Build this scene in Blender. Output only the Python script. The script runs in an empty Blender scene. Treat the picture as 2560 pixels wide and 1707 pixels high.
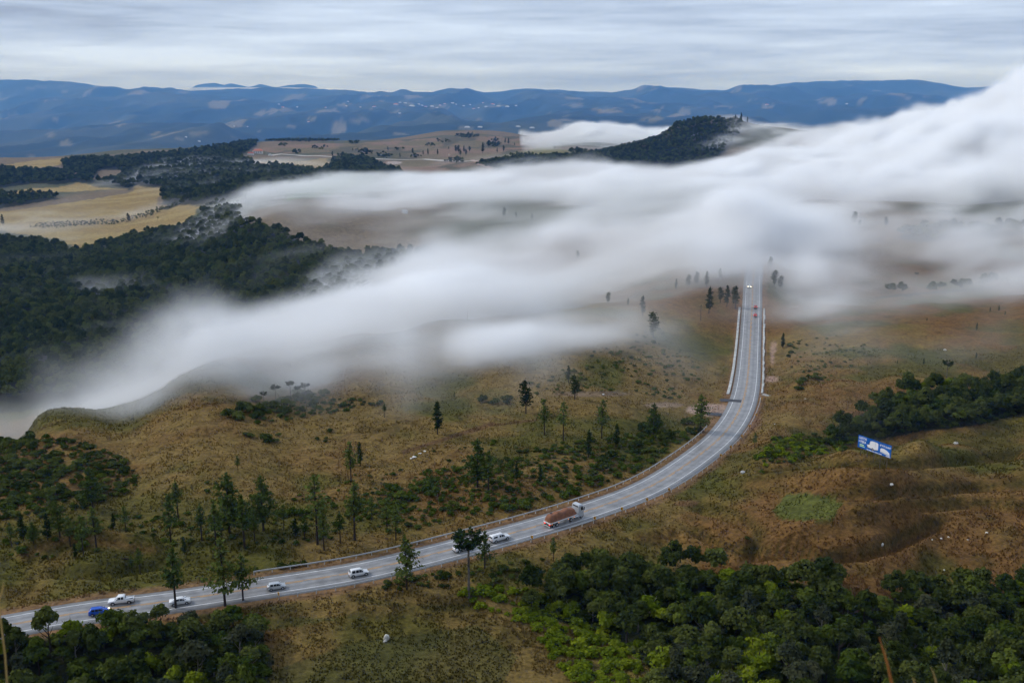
import bpy, bmesh, math, random
import numpy as np
from mathutils import Vector, Matrix
R = math.radians
rng = np.random.default_rng(7)
random.seed(7)
sc = bpy.context.scene
col = sc.collection

# ------------------------------------------------------------------ camera
PITCH = 13.95
CAM_Z = 105.0
cam_d = bpy.data.cameras.new('camera'); cam = bpy.data.objects.new('camera', cam_d); col.objects.link(cam)
cam.location = (0, 0, CAM_Z); cam.rotation_euler = (R(90 - PITCH), 0, 0)
cam_d.lens = 35; cam_d.sensor_width = 36; cam_d.clip_start = .1; cam_d.clip_end = 40000
cam_d.dof.use_dof = True; cam_d.dof.focus_distance = 260; cam_d.dof.aperture_fstop = 3.5
sc.camera = cam

# ------------------------------------------------------------------ render settings
cy = sc.cycles
cy.use_denoising = True
try: cy.denoiser = 'OPENIMAGEDENOISE'
except Exception: pass
cy.max_bounces = 12; cy.diffuse_bounces = 2; cy.glossy_bounces = 2; cy.transmission_bounces = 4
cy.volume_bounces = 10; cy.transparent_max_bounces = 8
cy.volume_step_rate = 2.5; cy.volume_max_steps = 256
cy.use_adaptive_sampling = True; cy.adaptive_threshold = .02
cy.caustics_reflective = False; cy.caustics_refractive = False
cy.use_light_tree = False
sc.view_settings.view_transform = 'Standard'
sc.view_settings.look = 'None'
sc.view_settings.exposure = 0.55
sc.view_settings.gamma = 1.0
sc.view_settings.use_curve_mapping = False

# ------------------------------------------------------------------ node helper
def nn(nt, typ, **kw):
    n = nt.nodes.new(typ)
    for k, v in kw.items():
        if k.startswith('i_'):
            key = k[2:]
            key = int(key) if key.isdigit() else key.replace('_', ' ')
            n.inputs[key].default_value = v
        else: setattr(n, k, v)
    return n
def ln(nt, a, b): nt.links.new(a, b)

# ------------------------------------------------------------------ overcast sky
SUN_EL, SUN_AZ = 38.0, 285.0
w = bpy.data.worlds.new('World'); sc.world = w; w.use_nodes = True
nt = w.node_tree; nt.nodes.clear()
out = nn(nt, 'ShaderNodeOutputWorld'); bg = nn(nt, 'ShaderNodeBackground', i_Strength=0.1)
sky = nn(nt, 'ShaderNodeTexSky', sky_type='NISHITA', sun_disc=False, sun_elevation=R(SUN_EL), sun_rotation=R(SUN_AZ))
tc = nn(nt, 'ShaderNodeTexCoord')
sep = nn(nt, 'ShaderNodeSeparateXYZ'); ln(nt, tc.outputs['Generated'], sep.inputs[0])
# layers of stratus: the direction is stretched so that the streaks lie flat
mp = nn(nt, 'ShaderNodeMapping'); mp.inputs['Scale'].default_value = (2.0, 2.0, 27)
ln(nt, tc.outputs['Generated'], mp.inputs[0])
n1 = nn(nt, 'ShaderNodeTexNoise', i_Scale=1.0, i_Detail=5.0, i_Roughness=.55, i_Distortion=.25); ln(nt, mp.outputs[0], n1.inputs['Vector'])
mp2 = nn(nt, 'ShaderNodeMapping'); mp2.inputs['Scale'].default_value = (9, 9, 95); mp2.inputs['Location'].default_value = (3, 1, 7)
ln(nt, tc.outputs['Generated'], mp2.inputs[0])
n2 = nn(nt, 'ShaderNodeTexNoise', i_Scale=1.0, i_Detail=4.0, i_Roughness=.6, i_Distortion=.4); ln(nt, mp2.outputs[0], n2.inputs['Vector'])
ma = nn(nt, 'ShaderNodeMath', operation='MULTIPLY_ADD'); ma.inputs[1].default_value = .30; ln(nt, n2.outputs[0], ma.inputs[0]); 
mb = nn(nt, 'ShaderNodeMath', operation='MULTIPLY'); mb.inputs[1].default_value = .90; ln(nt, n1.outputs[0], mb.inputs[0]); ln(nt, mb.outputs[0], ma.inputs[2])
cr = nn(nt, 'ShaderNodeValToRGB'); ln(nt, ma.outputs[0], cr.inputs[0])
e = cr.color_ramp.elements
e[0].position = .44; e[0].color = (2.4, 2.9, 3.9, 1)
e[1].position = .75; e[1].color = (4.95, 5.85, 7.3, 1)
m_ = e.new(.56); m_.color = (3.25, 3.95, 5.2, 1)
mx = nn(nt, 'ShaderNodeMix', data_type='RGBA'); mx.inputs['Factor'].default_value = .97
ln(nt, sky.outputs[0], mx.inputs['A']); ln(nt, cr.outputs[0], mx.inputs['B'])
ln(nt, mx.outputs['Result'], bg.inputs['Color']); ln(nt, bg.outputs[0], out.inputs['Surface'])
w.cycles.sampling_method = 'MANUAL'; w.cycles.sample_map_resolution = 512

sd = bpy.data.lights.new('sun', 'SUN'); sd.energy = 1.5; sd.angle = R(14); sd.color = (1, .975, .94)
sun = bpy.data.objects.new('sun', sd); col.objects.link(sun)
_el, _az = R(SUN_EL), R(SUN_AZ)
sun.rotation_euler = Vector((-math.sin(_az) * math.cos(_el), -math.cos(_az) * math.cos(_el), -math.sin(_el))).to_track_quat('-Z', 'Y').to_euler()
sun.location = (0, 0, 600)

# ------------------------------------------------------------------ geometry of the view
F = 2560 * 35 / 36; CP, SP = math.cos(R(PITCH)), math.sin(R(PITCH))
def tv(v):                       # downward slope of the ray through row v
    b = (853.5 - v) / F
    return (SP - b * CP) / (CP + b * SP)
def kv(v): return CP + (853.5 - v) / F * SP
def su(u, v): return (u - 1280) / F / kv(v)
def pix(x, y, z):                # where a point of the place shows in the photograph
    x, y, z = np.asarray(x, float), np.asarray(y, float), np.asarray(z, float)
    d = y * CP - (z - CAM_Z) * SP
    d = np.where(d > .1, d, .1)
    up = y * SP + (z - CAM_Z) * CP
    return 1280 + F * x / d, 853.5 - F * up / d
def pxm(x, y, z=0): return F / (y * CP - (z - CAM_Z) * SP)   # photo pixels per metre there

# value noise -------------------------------------------------------------
_perm = np.random.default_rng(11).random(1 << 16)
def vnoise(x, y, z=None):
    xi = np.floor(x).astype(np.int64); yi = np.floor(y).astype(np.int64)
    fx, fy = x - xi, y - yi
    fx = fx * fx * fx * (fx * (fx * 6 - 15) + 10); fy = fy * fy * fy * (fy * (fy * 6 - 15) + 10)
    def h(a, b, c=0): return _perm[(a * 73856093 ^ b * 19349663 ^ c * 83492791) & 0xFFFF]
    if z is None:
        return (h(xi, yi) * (1 - fx) + h(xi + 1, yi) * fx) * (1 - fy) + (h(xi, yi + 1) * (1 - fx) + h(xi + 1, yi + 1) * fx) * fy
    zi = np.floor(z).astype(np.int64); fz = z - zi; fz = fz * fz * (3 - 2 * fz)
    r = []
    for k in (0, 1):
        r.append((h(xi, yi, zi + k) * (1 - fx) + h(xi + 1, yi, zi + k) * fx) * (1 - fy) + (h(xi, yi + 1, zi + k) * (1 - fx) + h(xi + 1, yi + 1, zi + k) * fx) * fy)
    return r[0] * (1 - fz) + r[1] * fz
def fbm(x, y, octv=4, z=None, gain=.5):
    s = 0; a = 1; n = 0
    for k in range(octv):
        s = s + a * (vnoise(x * 2 ** k + 17.3 * k, y * 2 ** k - 9.1 * k, None if z is None else z * 2 ** k + 3.7 * k) - .5); n += a; a *= gain
    return s / n * 2             # about -1..1
def sstep(a, b, x):
    t = np.clip((x - a) / (b - a), 0, 1); return t * t * (3 - 2 * t)

# ------------------------------------------------------------------ relief: heights known at survey points (photo column, row, distance)
SV = []
def sv(u, *rows):
    for v, Y in rows: SV.append((su(u, v), math.log(Y * (2 if Y > 4700 else 1)), tv(v)))
def svt(u, *rows):               # (distance, slope) for ground out of sight
    for Y, t in rows: SV.append(((u - 1280) / F / 1.0, math.log(Y), t))
for u in (-200, 0, 300, 700, 1100, 1500, 1900, 2300, 2660, 2800): svt(u, (150, .72), (27000, .03), (32000, .03))
for u in (-160, 0):
    sv(u, (1700, 178), (1600, 186), (1540, 188.6), (1450, 205), (1300, 240), (1150, 285), (1100, 305), (990, 537), (900, 610), (800, 700), (700, 850), (640, 1000), (600, 1120), (560, 1280), (500, 1500), (450, 1800), (410, 2150), (395, 2400), (385, 4800), (330, 7000), (290, 8500), (245, 9800))
    svt(u, (320, .356), (400, .375), (470, .35), (3000, .075))
sv(300, (1700, 176), (1600, 184), (1505, 194), (1400, 212), (1300, 237), (1200, 265), (1100, 295), (1030, 325), (1010, 340), (930, 580), (850, 660), (760, 770), (680, 900), (620, 1050), (560, 1250), (500, 1500), (450, 1800), (400, 2200), (375, 2500), (360, 4800), (320, 7000), (280, 8500))
svt(300, (430, .349), (500, .32), (3200, .068))
sv(700, (1700, 170), (1600, 182), (1467, 200), (1350, 221), (1250, 248), (1150, 278), (1050, 310), (990, 340), (950, 370), (870, 425), (850, 440), (800, 640), (740, 720), (680, 810), (620, 900), (560, 960), (535, 1000), (510, 1100), (480, 1300), (440, 1700), (400, 2150), (375, 2500), (352, 3000), (340, 5200), (300, 7500), (260, 9000))
svt(700, (520, .279), (580, .255), (3700, .055))
sv(638, (868, 418)); sv(510, (925, 398)); sv(425, (965, 368)); sv(340, (1002, 346)); sv(190, (1018, 334)); sv(85, (1045, 322)); svt(510, (470, .335)); svt(638, (490, .305)); svt(340, (410, .36)); svt(150, (390, .37))
sv(520, (600, 1000), (565, 1060), (540, 1150), (510, 1300))
sv(900, (700, 740), (640, 850), (618, 890), (600, 930), (560, 1000), (530, 1080))
sv(1100, (1700, 168), (1600, 182), (1500, 197), (1381, 215), (1280, 240), (1180, 268), (1090, 300), (1000, 340), (930, 375), (870, 405), (805, 440), (740, 650), (680, 760), (620, 880), (570, 980), (530, 1080), (490, 1250), (450, 1600), (410, 2050), (380, 2400), (350, 2900), (328, 3400), (310, 6000), (280, 7800))
sv(1180, (325, 3400)); sv(1260, (330, 3400)); sv(1040, (345, 3150)); sv(1340, (345, 3300), (365, 2700))
svt(1100, (520, .2327), (580, .222), (4200, .05)); svt(1200, (4200, .047))
sv(900, (835, 430)); svt(900, (500, .26), (560, .24))
sv(1500, (1700, 172), (1550, 196), (1420, 213), (1350, 225), (1268, 244), (1180, 270), (1090, 300), (1000, 340), (920, 385), (850, 430), (800, 470), (772, 500), (700, 640), (640, 740), (590, 850), (540, 1000), (490, 1200), (440, 1500), (410, 1750), (390, 1950), (370, 2300), (345, 2800), (305, 6200), (280, 7800), (255, 9000))
svt(1500, (560, .206), (3500, .045))
sv(1600, (362, 1900)); sv(1500, (384, 1880)); sv(1400, (398, 1850)); sv(1250, (408, 1850)); svt(1600, (2200, .060)); sv(1650, (425, 1700), (350, 1900)); sv(1690, (322, 1930)); sv(1720, (310, 1960)); sv(1780, (300, 2000), (420, 1700), (360, 1850)); sv(1850, (303, 2000)); sv(1900, (318, 2000)); sv(1950, (320, 2000)); sv(1900, (405, 1700), (360, 1850))
svt(1780, (2350, .052), (3200, .05)); svt(1680, (2250, .056)); svt(1950, (2350, .045))
sv(1900, (1700, 172), (1550, 195), (1420, 215), (1340, 226), (1250, 246), (1150, 270), (1100, 290), (660, 620), (600, 720), (540, 880), (490, 1050), (440, 1350), (300, 7000), (262, 8500))
sv(1950, (1000, 355), (920, 410), (850, 465), (780, 520))
sv(2300, (1700, 172), (1550, 196), (1450, 210), (1380, 217), (1300, 231), (1200, 246), (1120, 258), (1060, 335), (980, 360), (930, 385), (870, 430), (800, 490), (760, 530), (720, 590), (660, 660), (600, 760), (560, 840), (500, 1050), (440, 1350), (380, 1700), (330, 2100), (250, 8500))
sv(2120, (1150, 254), (1125, 258), (1060, 330)); svt(2200, (292, .385)); svt(2300, (300, .383), (3000, .05)); svt(2100, (295, .375))
sv(2660, (1700, 172), (1450, 210), (1300, 230), (1150, 250), (1050, 275), (950, 355), (900, 390), (800, 460), (735, 520), (680, 640), (600, 760), (550, 850), (500, 1000), (440, 1250), (360, 1500), (300, 1900), (250, 8500))
svt(2660, (310, .358), (600, .19), (3000, .04))
SKY = [(-200, 207), (0, 207), (80, 204), (200, 214), (260, 226), (285, 234), (330, 226), (450, 231), (560, 232), (620, 228), (760, 228), (790, 229), (830, 232), (900, 238), (1000, 243), (1100, 241), (1200, 242), (1260, 233), (1340, 224), (1390, 221), (1450, 230), (1530, 230), (1620, 223), (1700, 222), (1820, 230), (1850, 229), (1935, 217), (2050, 213), (2180, 207), (2260, 206), (2330, 212), (2420, 223), (2480, 218), (2560, 215), (2760, 214)]
for u, v in SKY[::1]:
    sv(u, (v, 11000)); svt(u, (24600, tv(v) + .012))

# the road ---------------------------------------------------------------
RP = [(40, 1559, 0), (200, 1530, 0), (400, 1506, 0), (700, 1460, 0), (900, 1428, 0), (1278, 1333, 0), (1473, 1275, -1), (1623, 1218, -2), (1775, 1117, -4), (1824, 1067, -6), (1851, 1021, -7.5), (1863, 983, -8.6), (1870, 937, -10.5), (1873.5, 891, -12), (1876, 850, -11.8), (1878, 807, -9), (1881, 753, -4), (1882, 715, -1), (1885, 676, 1.5)]
pts = []
for u, v, z in RP:
    Y = (CAM_Z - z) / tv(v); pts.append((su(u, v) * Y, Y, z))
d0 = np.array(pts[0]) - np.array(pts[1]); d0 /= np.linalg.norm(d0[:2])
pts = [tuple(np.array(pts[0]) + d0 * 150)] + [tuple(np.array(pts[0]) + d0 * 60)] + pts
d1 = np.array(pts[-1]) - np.array(pts[-4]); d1 /= np.linalg.norm(d1[:2])
_e = np.array(pts[-1])
for s_, dz in ((90, 1.5), (200, 1), (330, 0), (520, -4)): pts.append((_e[0] + d1[0] * s_, _e[1] + d1[1] * s_, _e[2] + dz))
CTRL = np.array(pts)
def catmull(P, step=1.0):
    out = []
    for i in range(len(P) - 1):
        p0, p1, p2, p3 = P[max(i - 1, 0)], P[i], P[i + 1], P[min(i + 2, len(P) - 1)]
        # centripetal
        t0 = 0; t1 = t0 + np.linalg.norm(p1 - p0) ** .5 + 1e-6; t2 = t1 + np.linalg.norm(p2 - p1) ** .5; t3 = t2 + np.linalg.norm(p3 - p2) ** .5 + 1e-6
        n = max(2, int(np.linalg.norm(p2 - p1) / step))
        for k in range(n):
            t = t1 + (t2 - t1) * k / n
            a1 = (t1 - t) / (t1 - t0) * p0 + (t - t0) / (t1 - t0) * p1; a2 = (t2 - t) / (t2 - t1) * p1 + (t - t1) / (t2 - t1) * p2; a3 = (t3 - t) / (t3 - t2) * p2 + (t - t2) / (t3 - t2) * p3
            b1 = (t2 - t) / (t2 - t0) * a1 + (t - t0) / (t2 - t0) * a2; b2 = (t3 - t) / (t3 - t1) * a2 + (t - t1) / (t3 - t1) * a3
            out.append((t2 - t) / (t2 - t1) * b1 + (t - t1) / (t2 - t1) * b2)
    out.append(P[-1]); return np.array(out)
ROAD = catmull(CTRL, 2.0)
for _ in range(10):              # ease the line
    ROAD[1:-1] = ROAD[1:-1] * .5 + (ROAD[:-2] + ROAD[2:]) * .25
seg = np.linalg.norm(np.diff(ROAD[:, :2], axis=0), axis=1); SL = np.concatenate([[0], np.cumsum(seg)])
S_ = np.arange(0, SL[-1], 2.0)
ROAD = np.stack([np.interp(S_, SL, ROAD[:, k]) for k in range(3)], 1)
RT = np.gradient(ROAD[:, :2], axis=0); RT /= np.linalg.norm(RT, axis=1)[:, None]
RN = np.stack([RT[:, 1], -RT[:, 0]], 1)          # to the right of travel (towards the camera)
def road_near(x, y):             # distance to centre line (signed, + = right) and its height and index
    x, y = np.ravel(x), np.ravel(y)
    best = np.full(x.shape, 1e9); idx = np.zeros(x.shape, int)
    m = np.where((y > 120) & (y < 1300) & (x > -420) & (x < 420))[0]
    for a in range(0, len(m), 20000):
        mm = m[a:a + 20000]
        d2 = (x[mm, None] - ROAD[None, ::2, 0]) ** 2 + (y[mm, None] - ROAD[None, ::2, 1]) ** 2
        k = d2.argmin(1); idx[mm] = k * 2; best[mm] = np.sqrt(d2[np.arange(len(mm)), k])
    nx, ny = x - ROAD[idx, 0], y - ROAD[idx, 1]
    al = nx * RT[idx, 0] + ny * RT[idx, 1]; off = nx * RN[idx, 0] + ny * RN[idx, 1]
    zz = ROAD[idx, 2] + al * np.gradient(ROAD[:, 2])[idx] / 2.0
    off = np.where(best > 60, 999., off)
    return off, zz, idx
for i in range(0, len(ROAD), 12):
    x, y, z = ROAD[i]
    if 150 < y < 700: SV.append((x / y, math.log(y), (CAM_Z - z) / y))

SVA = np.array(SV); KS, KQ = 8.0, 3.0
_P = np.stack([SVA[:, 0] * KS, SVA[:, 1] * KQ], 1)
# thin out coincident points
keep = []
for i in range(len(_P)):
    if all(np.hypot(*(_P[i] - _P[j])) > .045 for j in keep): keep.append(i)
_P = _P[keep]; _V = SVA[keep, 2]
def _phi(r): return np.where(r > 1e-9, r * r * np.log(np.maximum(r, 1e-9)), 0)
n_ = len(_P)
_A = np.zeros((n_ + 3, n_ + 3)); _A[:n_, :n_] = _phi(np.hypot(_P[:, None, 0] - _P[None, :, 0], _P[:, None, 1] - _P[None, :, 1])) + np.eye(n_) * .004
_A[:n_, n_] = 1; _A[:n_, n_ + 1:] = _P; _A[n_, :n_] = 1; _A[n_ + 1:, :n_] = _P.T
_W = np.linalg.solve(_A, np.concatenate([_V, [0, 0, 0]]))
def slope_t(s, q):
    s = np.clip(s, -.6, .6) * KS; q = np.clip(q, math.log(150), math.log(30000)) * KQ
    o = np.zeros(s.shape)
    for a in range(0, len(s), 20000):
        ss, qq = s[a:a + 20000], q[a:a + 20000]
        o[a:a + 20000] = _phi(np.hypot(ss[:, None] - _P[None, :, 0], qq[:, None] - _P[None, :, 1])) @ _W[:n_] + _W[n_] + _W[n_ + 1] * ss + _W[n_ + 2] * qq
    return o
SWALES = [(-5.5, 26, [(1730, 1330), (1800, 1365), (1870, 1380), (1960, 1374), (2050, 1388), (2150, 1380), (2220, 1357), (2290, 1322), (2340, 1300)]), (-3.8, 22, [(1750, 1262), (1850, 1292), (1900, 1330), (1880, 1370)]), (-3.8, 20, [(1930, 1178), (2050, 1168), (2150, 1163), (2300, 1153), (2450, 1143), (2600, 1120)]), (-2.7, 20, [(2080, 1242), (2160, 1232), (2260, 1228), (2400, 1216), (2560, 1210)]),
 (3.4, 24, [(1960, 1352), (2080, 1322), (2180, 1292), (2260, 1272)]), (3.1, 26, [(1880, 1215), (2000, 1203), (2100, 1198), (2250, 1200)]), (2.9, 24, [(1600, 1345), (1700, 1340), (1800, 1385), (1840, 1405)]), (-3.1, 22, [(2300, 1260), (2400, 1255), (2560, 1262)]), (3.4, 22, [(60, 1390), (160, 1350), (240, 1352), (380, 1372)]), (-2.7, 20, [(150, 1430), (300, 1425), (420, 1400), (560, 1395)]), (-2.5, 20, [(900, 1500), (1050, 1520), (1180, 1512)]), (-2.9, 24, [(860, 1620), (960, 1640), (1080, 1600)])]
def seg_dist(U, V, L, asp=1.9):
    d = np.full(np.shape(U), 1e9)
    for (ax, ay), (bx, by) in zip(L[:-1], L[1:]):
        vx, vy = bx - ax, (by - ay) * asp; wx, wy = U - ax, (V - ay) * asp
        t = np.clip((wx * vx + wy * vy) / (vx * vx + vy * vy), 0, 1); d = np.minimum(d, np.hypot(wx - t * vx, wy - t * vy))
    return d
def ground_z(x, y, detail=True):
    sh = np.shape(x); x, y = np.ravel(np.asarray(x, float)), np.ravel(np.asarray(y, float))
    yc = np.maximum(y, 150.)
    z = CAM_Z - yc * slope_t(x / yc, np.log(yc))
    near = np.where(y < 2.3, 103.3, CAM_Z - .735 * y) + .25 * fbm(x * .5, y * .5, 2) * sstep(2, 12, np.abs(y) + np.abs(x))
    near = np.minimum(near, np.where(y < 2.3, 103.3, CAM_Z - .70 * y))
    kk = sstep(140, 168, y); z = near * (1 - kk) + z * kk
    if detail:
        m = sstep(165, 200, y)
        z += m * (1 - sstep(500, 900, y)) * ((1.3 + 1.2 * sstep(.1, .25, x / np.maximum(y, 1))) * fbm(x / 26, y / 26, 4) + .35 * fbm(x / 5, y / 5, 3))
        z += sstep(600, 1000, y) * (1 - sstep(2500, 4500, y)) * (3.2 * fbm(x / 130, y / 130, 4))
        fr = sstep(5000, 11000, y)
        z += fr * (1 - .8 * sstep(19000, 21800, y)) * (-520 * np.abs(fbm(x / 1900, y / 3300, 4)) + 150 + 30 * fbm(x / 500, y / 600, 3))
        z += sstep(19000, 21800, y) * 62 * fbm(x / 950, y / 950, 5)
        gm = np.where((y > 195) & (y < 300) & (np.abs(x) < 170))[0]
        if len(gm):                  # worn hollows and little ridges of the near slopes
            U, V = pix(x[gm], y[gm], z[gm]); U = U + 9 * fbm(x[gm] / 9, y[gm] / 9, 3); V = V + 5 * fbm(x[gm] / 9 + 33, y[gm] / 9, 3)
            for dep, wd, L in SWALES: z[gm] += dep * np.exp(-(seg_dist(U, V, L) / wd) ** 2)
    off, rz, _ = road_near(x, y)
    a = np.abs(off); k = 1 - sstep(7.5, 22, a)
    z = z * (1 - k) + (rz - .25 - .02 * np.clip(a - 5, 0, 20)) * k
    return z.reshape(sh)

# ------------------------------------------------------------------ ground sheet
_sg = np.concatenate([[-1.4, -1.2, -1, -.85, -.75], np.linspace(-.68, .68, 470), [.75, .85, 1, 1.2, 1.4]])
_yr = np.concatenate([np.linspace(-38, 0, 6), np.array([1, 2, 2.3, 3, 4, 6, 9, 14, 20, 30, 45, 65, 90, 115]), np.geomspace(135, 160, 10)[:-1], np.geomspace(160, 650, 300)[:-1], np.geomspace(650, 3800, 260)[:-1], np.geomspace(3800, 25200, 170), [26600, 28000]])
GY, GS = np.meshgrid(_yr, _sg, indexing='ij'); GX = GS * (GY + 40)
GZ = ground_z(GX, GY)
def gz(x, y):                    # height of the built ground sheet
    x, y = np.asarray(x, float), np.asarray(y, float)
    r = np.clip(np.interp(y, _yr, np.arange(len(_yr))), 0, len(_yr) - 1.001); c = np.clip(np.interp(x / (y + 40), _sg, np.arange(len(_sg))), 0, len(_sg) - 1.001)
    i, j = r.astype(int), c.astype(int); a, b = r - i, c - j
    return (GZ[i, j] * (1 - b) + GZ[i, j + 1] * b) * (1 - a) + (GZ[i + 1, j] * (1 - b) + GZ[i + 1, j + 1] * b) * a
_ys = np.geomspace(150, 24500, 4200)
def at(u, v):                    # the spot of ground one sees at column u, row v of the photograph
    s, t = su(u, v), tv(v)
    z = CAM_Z - t * _ys; g = gz(s * _ys, _ys)
    k = np.argmax(z <= g)
    if z[k] > g[k]:              # just above the skyline: take the crest
        k = np.argmin(np.where(_ys < 4200, z - g, 1e9))
    y = _ys[k]
    return s * y, y, float(gz(s * y, y))
def inpoly(u, v, P):
    P = np.asarray(P, float); ins = np.zeros(np.shape(u), bool); n = len(P)
    for i in range(n):
        (x0, y0), (x1, y1) = P[i], P[i - 1]
        if y0 == y1: continue
        c = ((y0 > v) != (y1 > v)) & (u < (x1 - x0) * (v - y0) / (y1 - y0) + x0)
        ins ^= c
    return ins
def ell(u, v, cu, cv, ru, rv): return np.sqrt(((u - cu) / ru) ** 2 + ((v - cv) / rv) ** 2)

# outlines of woods and fields, traced on the photograph and laid onto the ground
WOODS = {
 'right': [(1300, 1530), (1400, 1440), (1500, 1425), (1600, 1440), (1760, 1440), (1850, 1452), (2000, 1455), (2090, 1462), (2140, 1530), (2250, 1490), (2330, 1515), (2400, 1480), (2700, 1480), (2900, 1900), (1500, 1900), (1640, 1680), (1560, 1600), (1480, 1570)],
 'left': [(-200, 1588), (60, 1590), (130, 1582), (300, 1574), (420, 1572), (560, 1564), (640, 1585), (680, 1650), (650, 1760), (600, 1900), (-300, 1900)],
 'gully': [(2060, 1110), (2120, 1060), (2190, 1010), (2260, 980), (2330, 975), (2420, 972), (2560, 960), (2700, 950), (2700, 1030), (2560, 1030), (2450, 1060), (2300, 1075), (2200, 1100)],
 'valley': [(-300, 675), (0, 668), (150, 675), (300, 655), (420, 635), (500, 612), (560, 560), (580, 545), (640, 545), (700, 570), (760, 590), (830, 620), (960, 622), (1060, 620), (1100, 650), (1060, 700), (900, 760), (700, 840), (480, 920), (250, 1010), (-300, 1060)],
 'strip': [(-300, 600), (0, 588), (120, 598), (165, 608), (160, 622), (200, 618), (330, 580), (450, 562), (490, 545), (510, 520), (600, 510), (600, 530), (560, 570), (500, 620), (420, 645), (300, 665), (150, 685), (0, 680), (-300, 685)],
 'band': [(330, 470), (350, 455), (395, 468), (405, 440), (380, 432), (340, 450), (325, 445), (370, 425), (310, 425), (300, 437), (230, 450), (250, 425), (300, 415), (270, 400), (200, 397), (150, 400), (160, 420), (60, 420), (0, 414), (-300, 414), (-300, 470), (0, 470), (90, 458), (140, 462), (190, 455), (270, 462), (310, 470), (330, 478)],
 'dark': [(400, 512), (408, 480), (410, 470), (365, 468), (330, 458), (360, 430), (420, 405), (560, 385), (620, 395), (640, 412), (690, 410), (750, 420), (790, 425), (830, 410), (830, 395), (870, 385), (930, 395), (950, 412), (1000, 420), (1010, 440), (930, 444), (830, 450), (770, 465), (700, 478), (600, 490), (560, 505), (480, 512)],
 'crest': [(180, 395), (260, 392), (400, 382), (520, 368), (600, 355), (640, 352), (640, 366), (600, 390), (560, 400), (420, 410), (330, 425), (230, 425), (160, 415)],
 'line': [(-300, 490), (0, 480), (60, 478), (120, 480), (180, 492), (60, 512), (0, 522), (-300, 525)],
 'rock': [(1190, 414), (1260, 403), (1330, 398), (1400, 394), (1450, 391), (1500, 384), (1560, 372), (1620, 356), (1660, 340), (1690, 318), (1730, 306), (1790, 302), (1850, 305), (1850, 330), (1800, 390), (1760, 425), (1600, 430), (1450, 438), (1250, 428)],
 'hedgerow': [(70, 572), (100, 560), (220, 556), (300, 553), (330, 545), (420, 515), (440, 505), (450, 512), (380, 540), (300, 562), (180, 570)],
 'misty': [(2050, 742), (2150, 722), (2250, 708), (2350, 700), (2480, 690), (2640, 682), (2640, 716), (2480, 722), (2350, 732), (2200, 746), (2090, 752)],
 'mistyfar': [(2240, 572), (2280, 560), (2350, 556), (2450, 562), (2600, 556), (2600, 585), (2480, 590), (2380, 600), (2300, 606), (2250, 596)],
 'mistymid': [(1760, 585), (1800, 570), (1900, 568), (1960, 575), (1900, 592), (1800, 598)],
 'hedge': [(1190, 412), (1200, 400), (1260, 396), (1330, 398), (1400, 402), (1480, 400), (1480, 412), (1380, 418), (1250, 416)],
}
STRAW = [[(-300, 535), (0, 528), (150, 512), (260, 495), (330, 480), (340, 455), (400, 445), (410, 480), (390, 512), (480, 512), (500, 520), (470, 555), (350, 585), (200, 620), (150, 600), (0, 575), (-300, 600)],
         [(-300, 420), (20, 412), (110, 398), (190, 394), (205, 402), (130, 415), (50, 425), (-300, 432)],
         [(-300, 500), (0, 487), (80, 470), (140, 468), (200, 455), (250, 470), (330, 475), (200, 478), (100, 482), (0, 492)],
         [(600, 410), (690, 400), (740, 405), (820, 395), (830, 420), (780, 440), (690, 430), (620, 425)]]
LIME = [[(740, 480), (800, 455), (830, 443), (900, 445), (950, 455), (900, 465), (960, 475), (820, 490), (700, 505)],
        [(1240, 398), (1290, 378), (1350, 370), (1420, 375), (1490, 392), (1400, 402), (1300, 402)],
        [(1930, 1280), (1960, 1240), (2010, 1235), (2080, 1245), (2110, 1262), (2080, 1295), (2010, 1305), (1950, 1300)],
        [(400, 1770), (900, 1600), (1200, 1560), (1300, 1640), (1150, 1900), (400, 1900)],
        [(400, 1530), (640, 1545), (900, 1540), (640, 1580)]]
PINK = [[(860, 375), (900, 358), (1060, 346), (1180, 342), (1340, 342), (1400, 350), (1340, 372), (1270, 385), (1200, 395), (1050, 388), (900, 382)],
        [(630, 372), (760, 358), (900, 360), (880, 380), (700, 385)], [(960, 405), (1000, 392), (1200, 392), (1200, 410), (1080, 440), (980, 440)]]
FIELDS = [(163, 361, 30, 10), (80, 390, 14, 8), (446, 348, 25, 7), (503, 335, 35, 9), (386, 337, 14, 6), (128, 337, 20, 6), (5, 297, 14, 7), (133, 298, 14, 3), (163, 232, 16, 2), (296, 316, 6, 4), (855, 328, 22, 10), (904, 303, 25, 8), (863, 309, 30, 5), (994, 336, 26, 4), (790, 301, 28, 4), (722, 313, 14, 4), (651, 330, 13, 6), (926, 273, 20, 4), (988, 282, 10, 6), (1170, 318, 25, 4), (1435, 264, 25, 6), (1509, 275, 50, 8), (1590, 268, 22, 6), (1646, 277, 10, 8), (1705, 281, 18, 12), (1808, 268, 32, 4), (1626, 297, 38, 9), (1816, 292, 50, 7), (1411, 289, 14, 6), (1015, 262, 16, 5), (1090, 266, 30, 4), (1230, 267, 35, 4), (860, 262, 14, 3), (2160, 252, 18, 4), (2050, 254, 14, 3), (2300, 240, 20, 3)]

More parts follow.
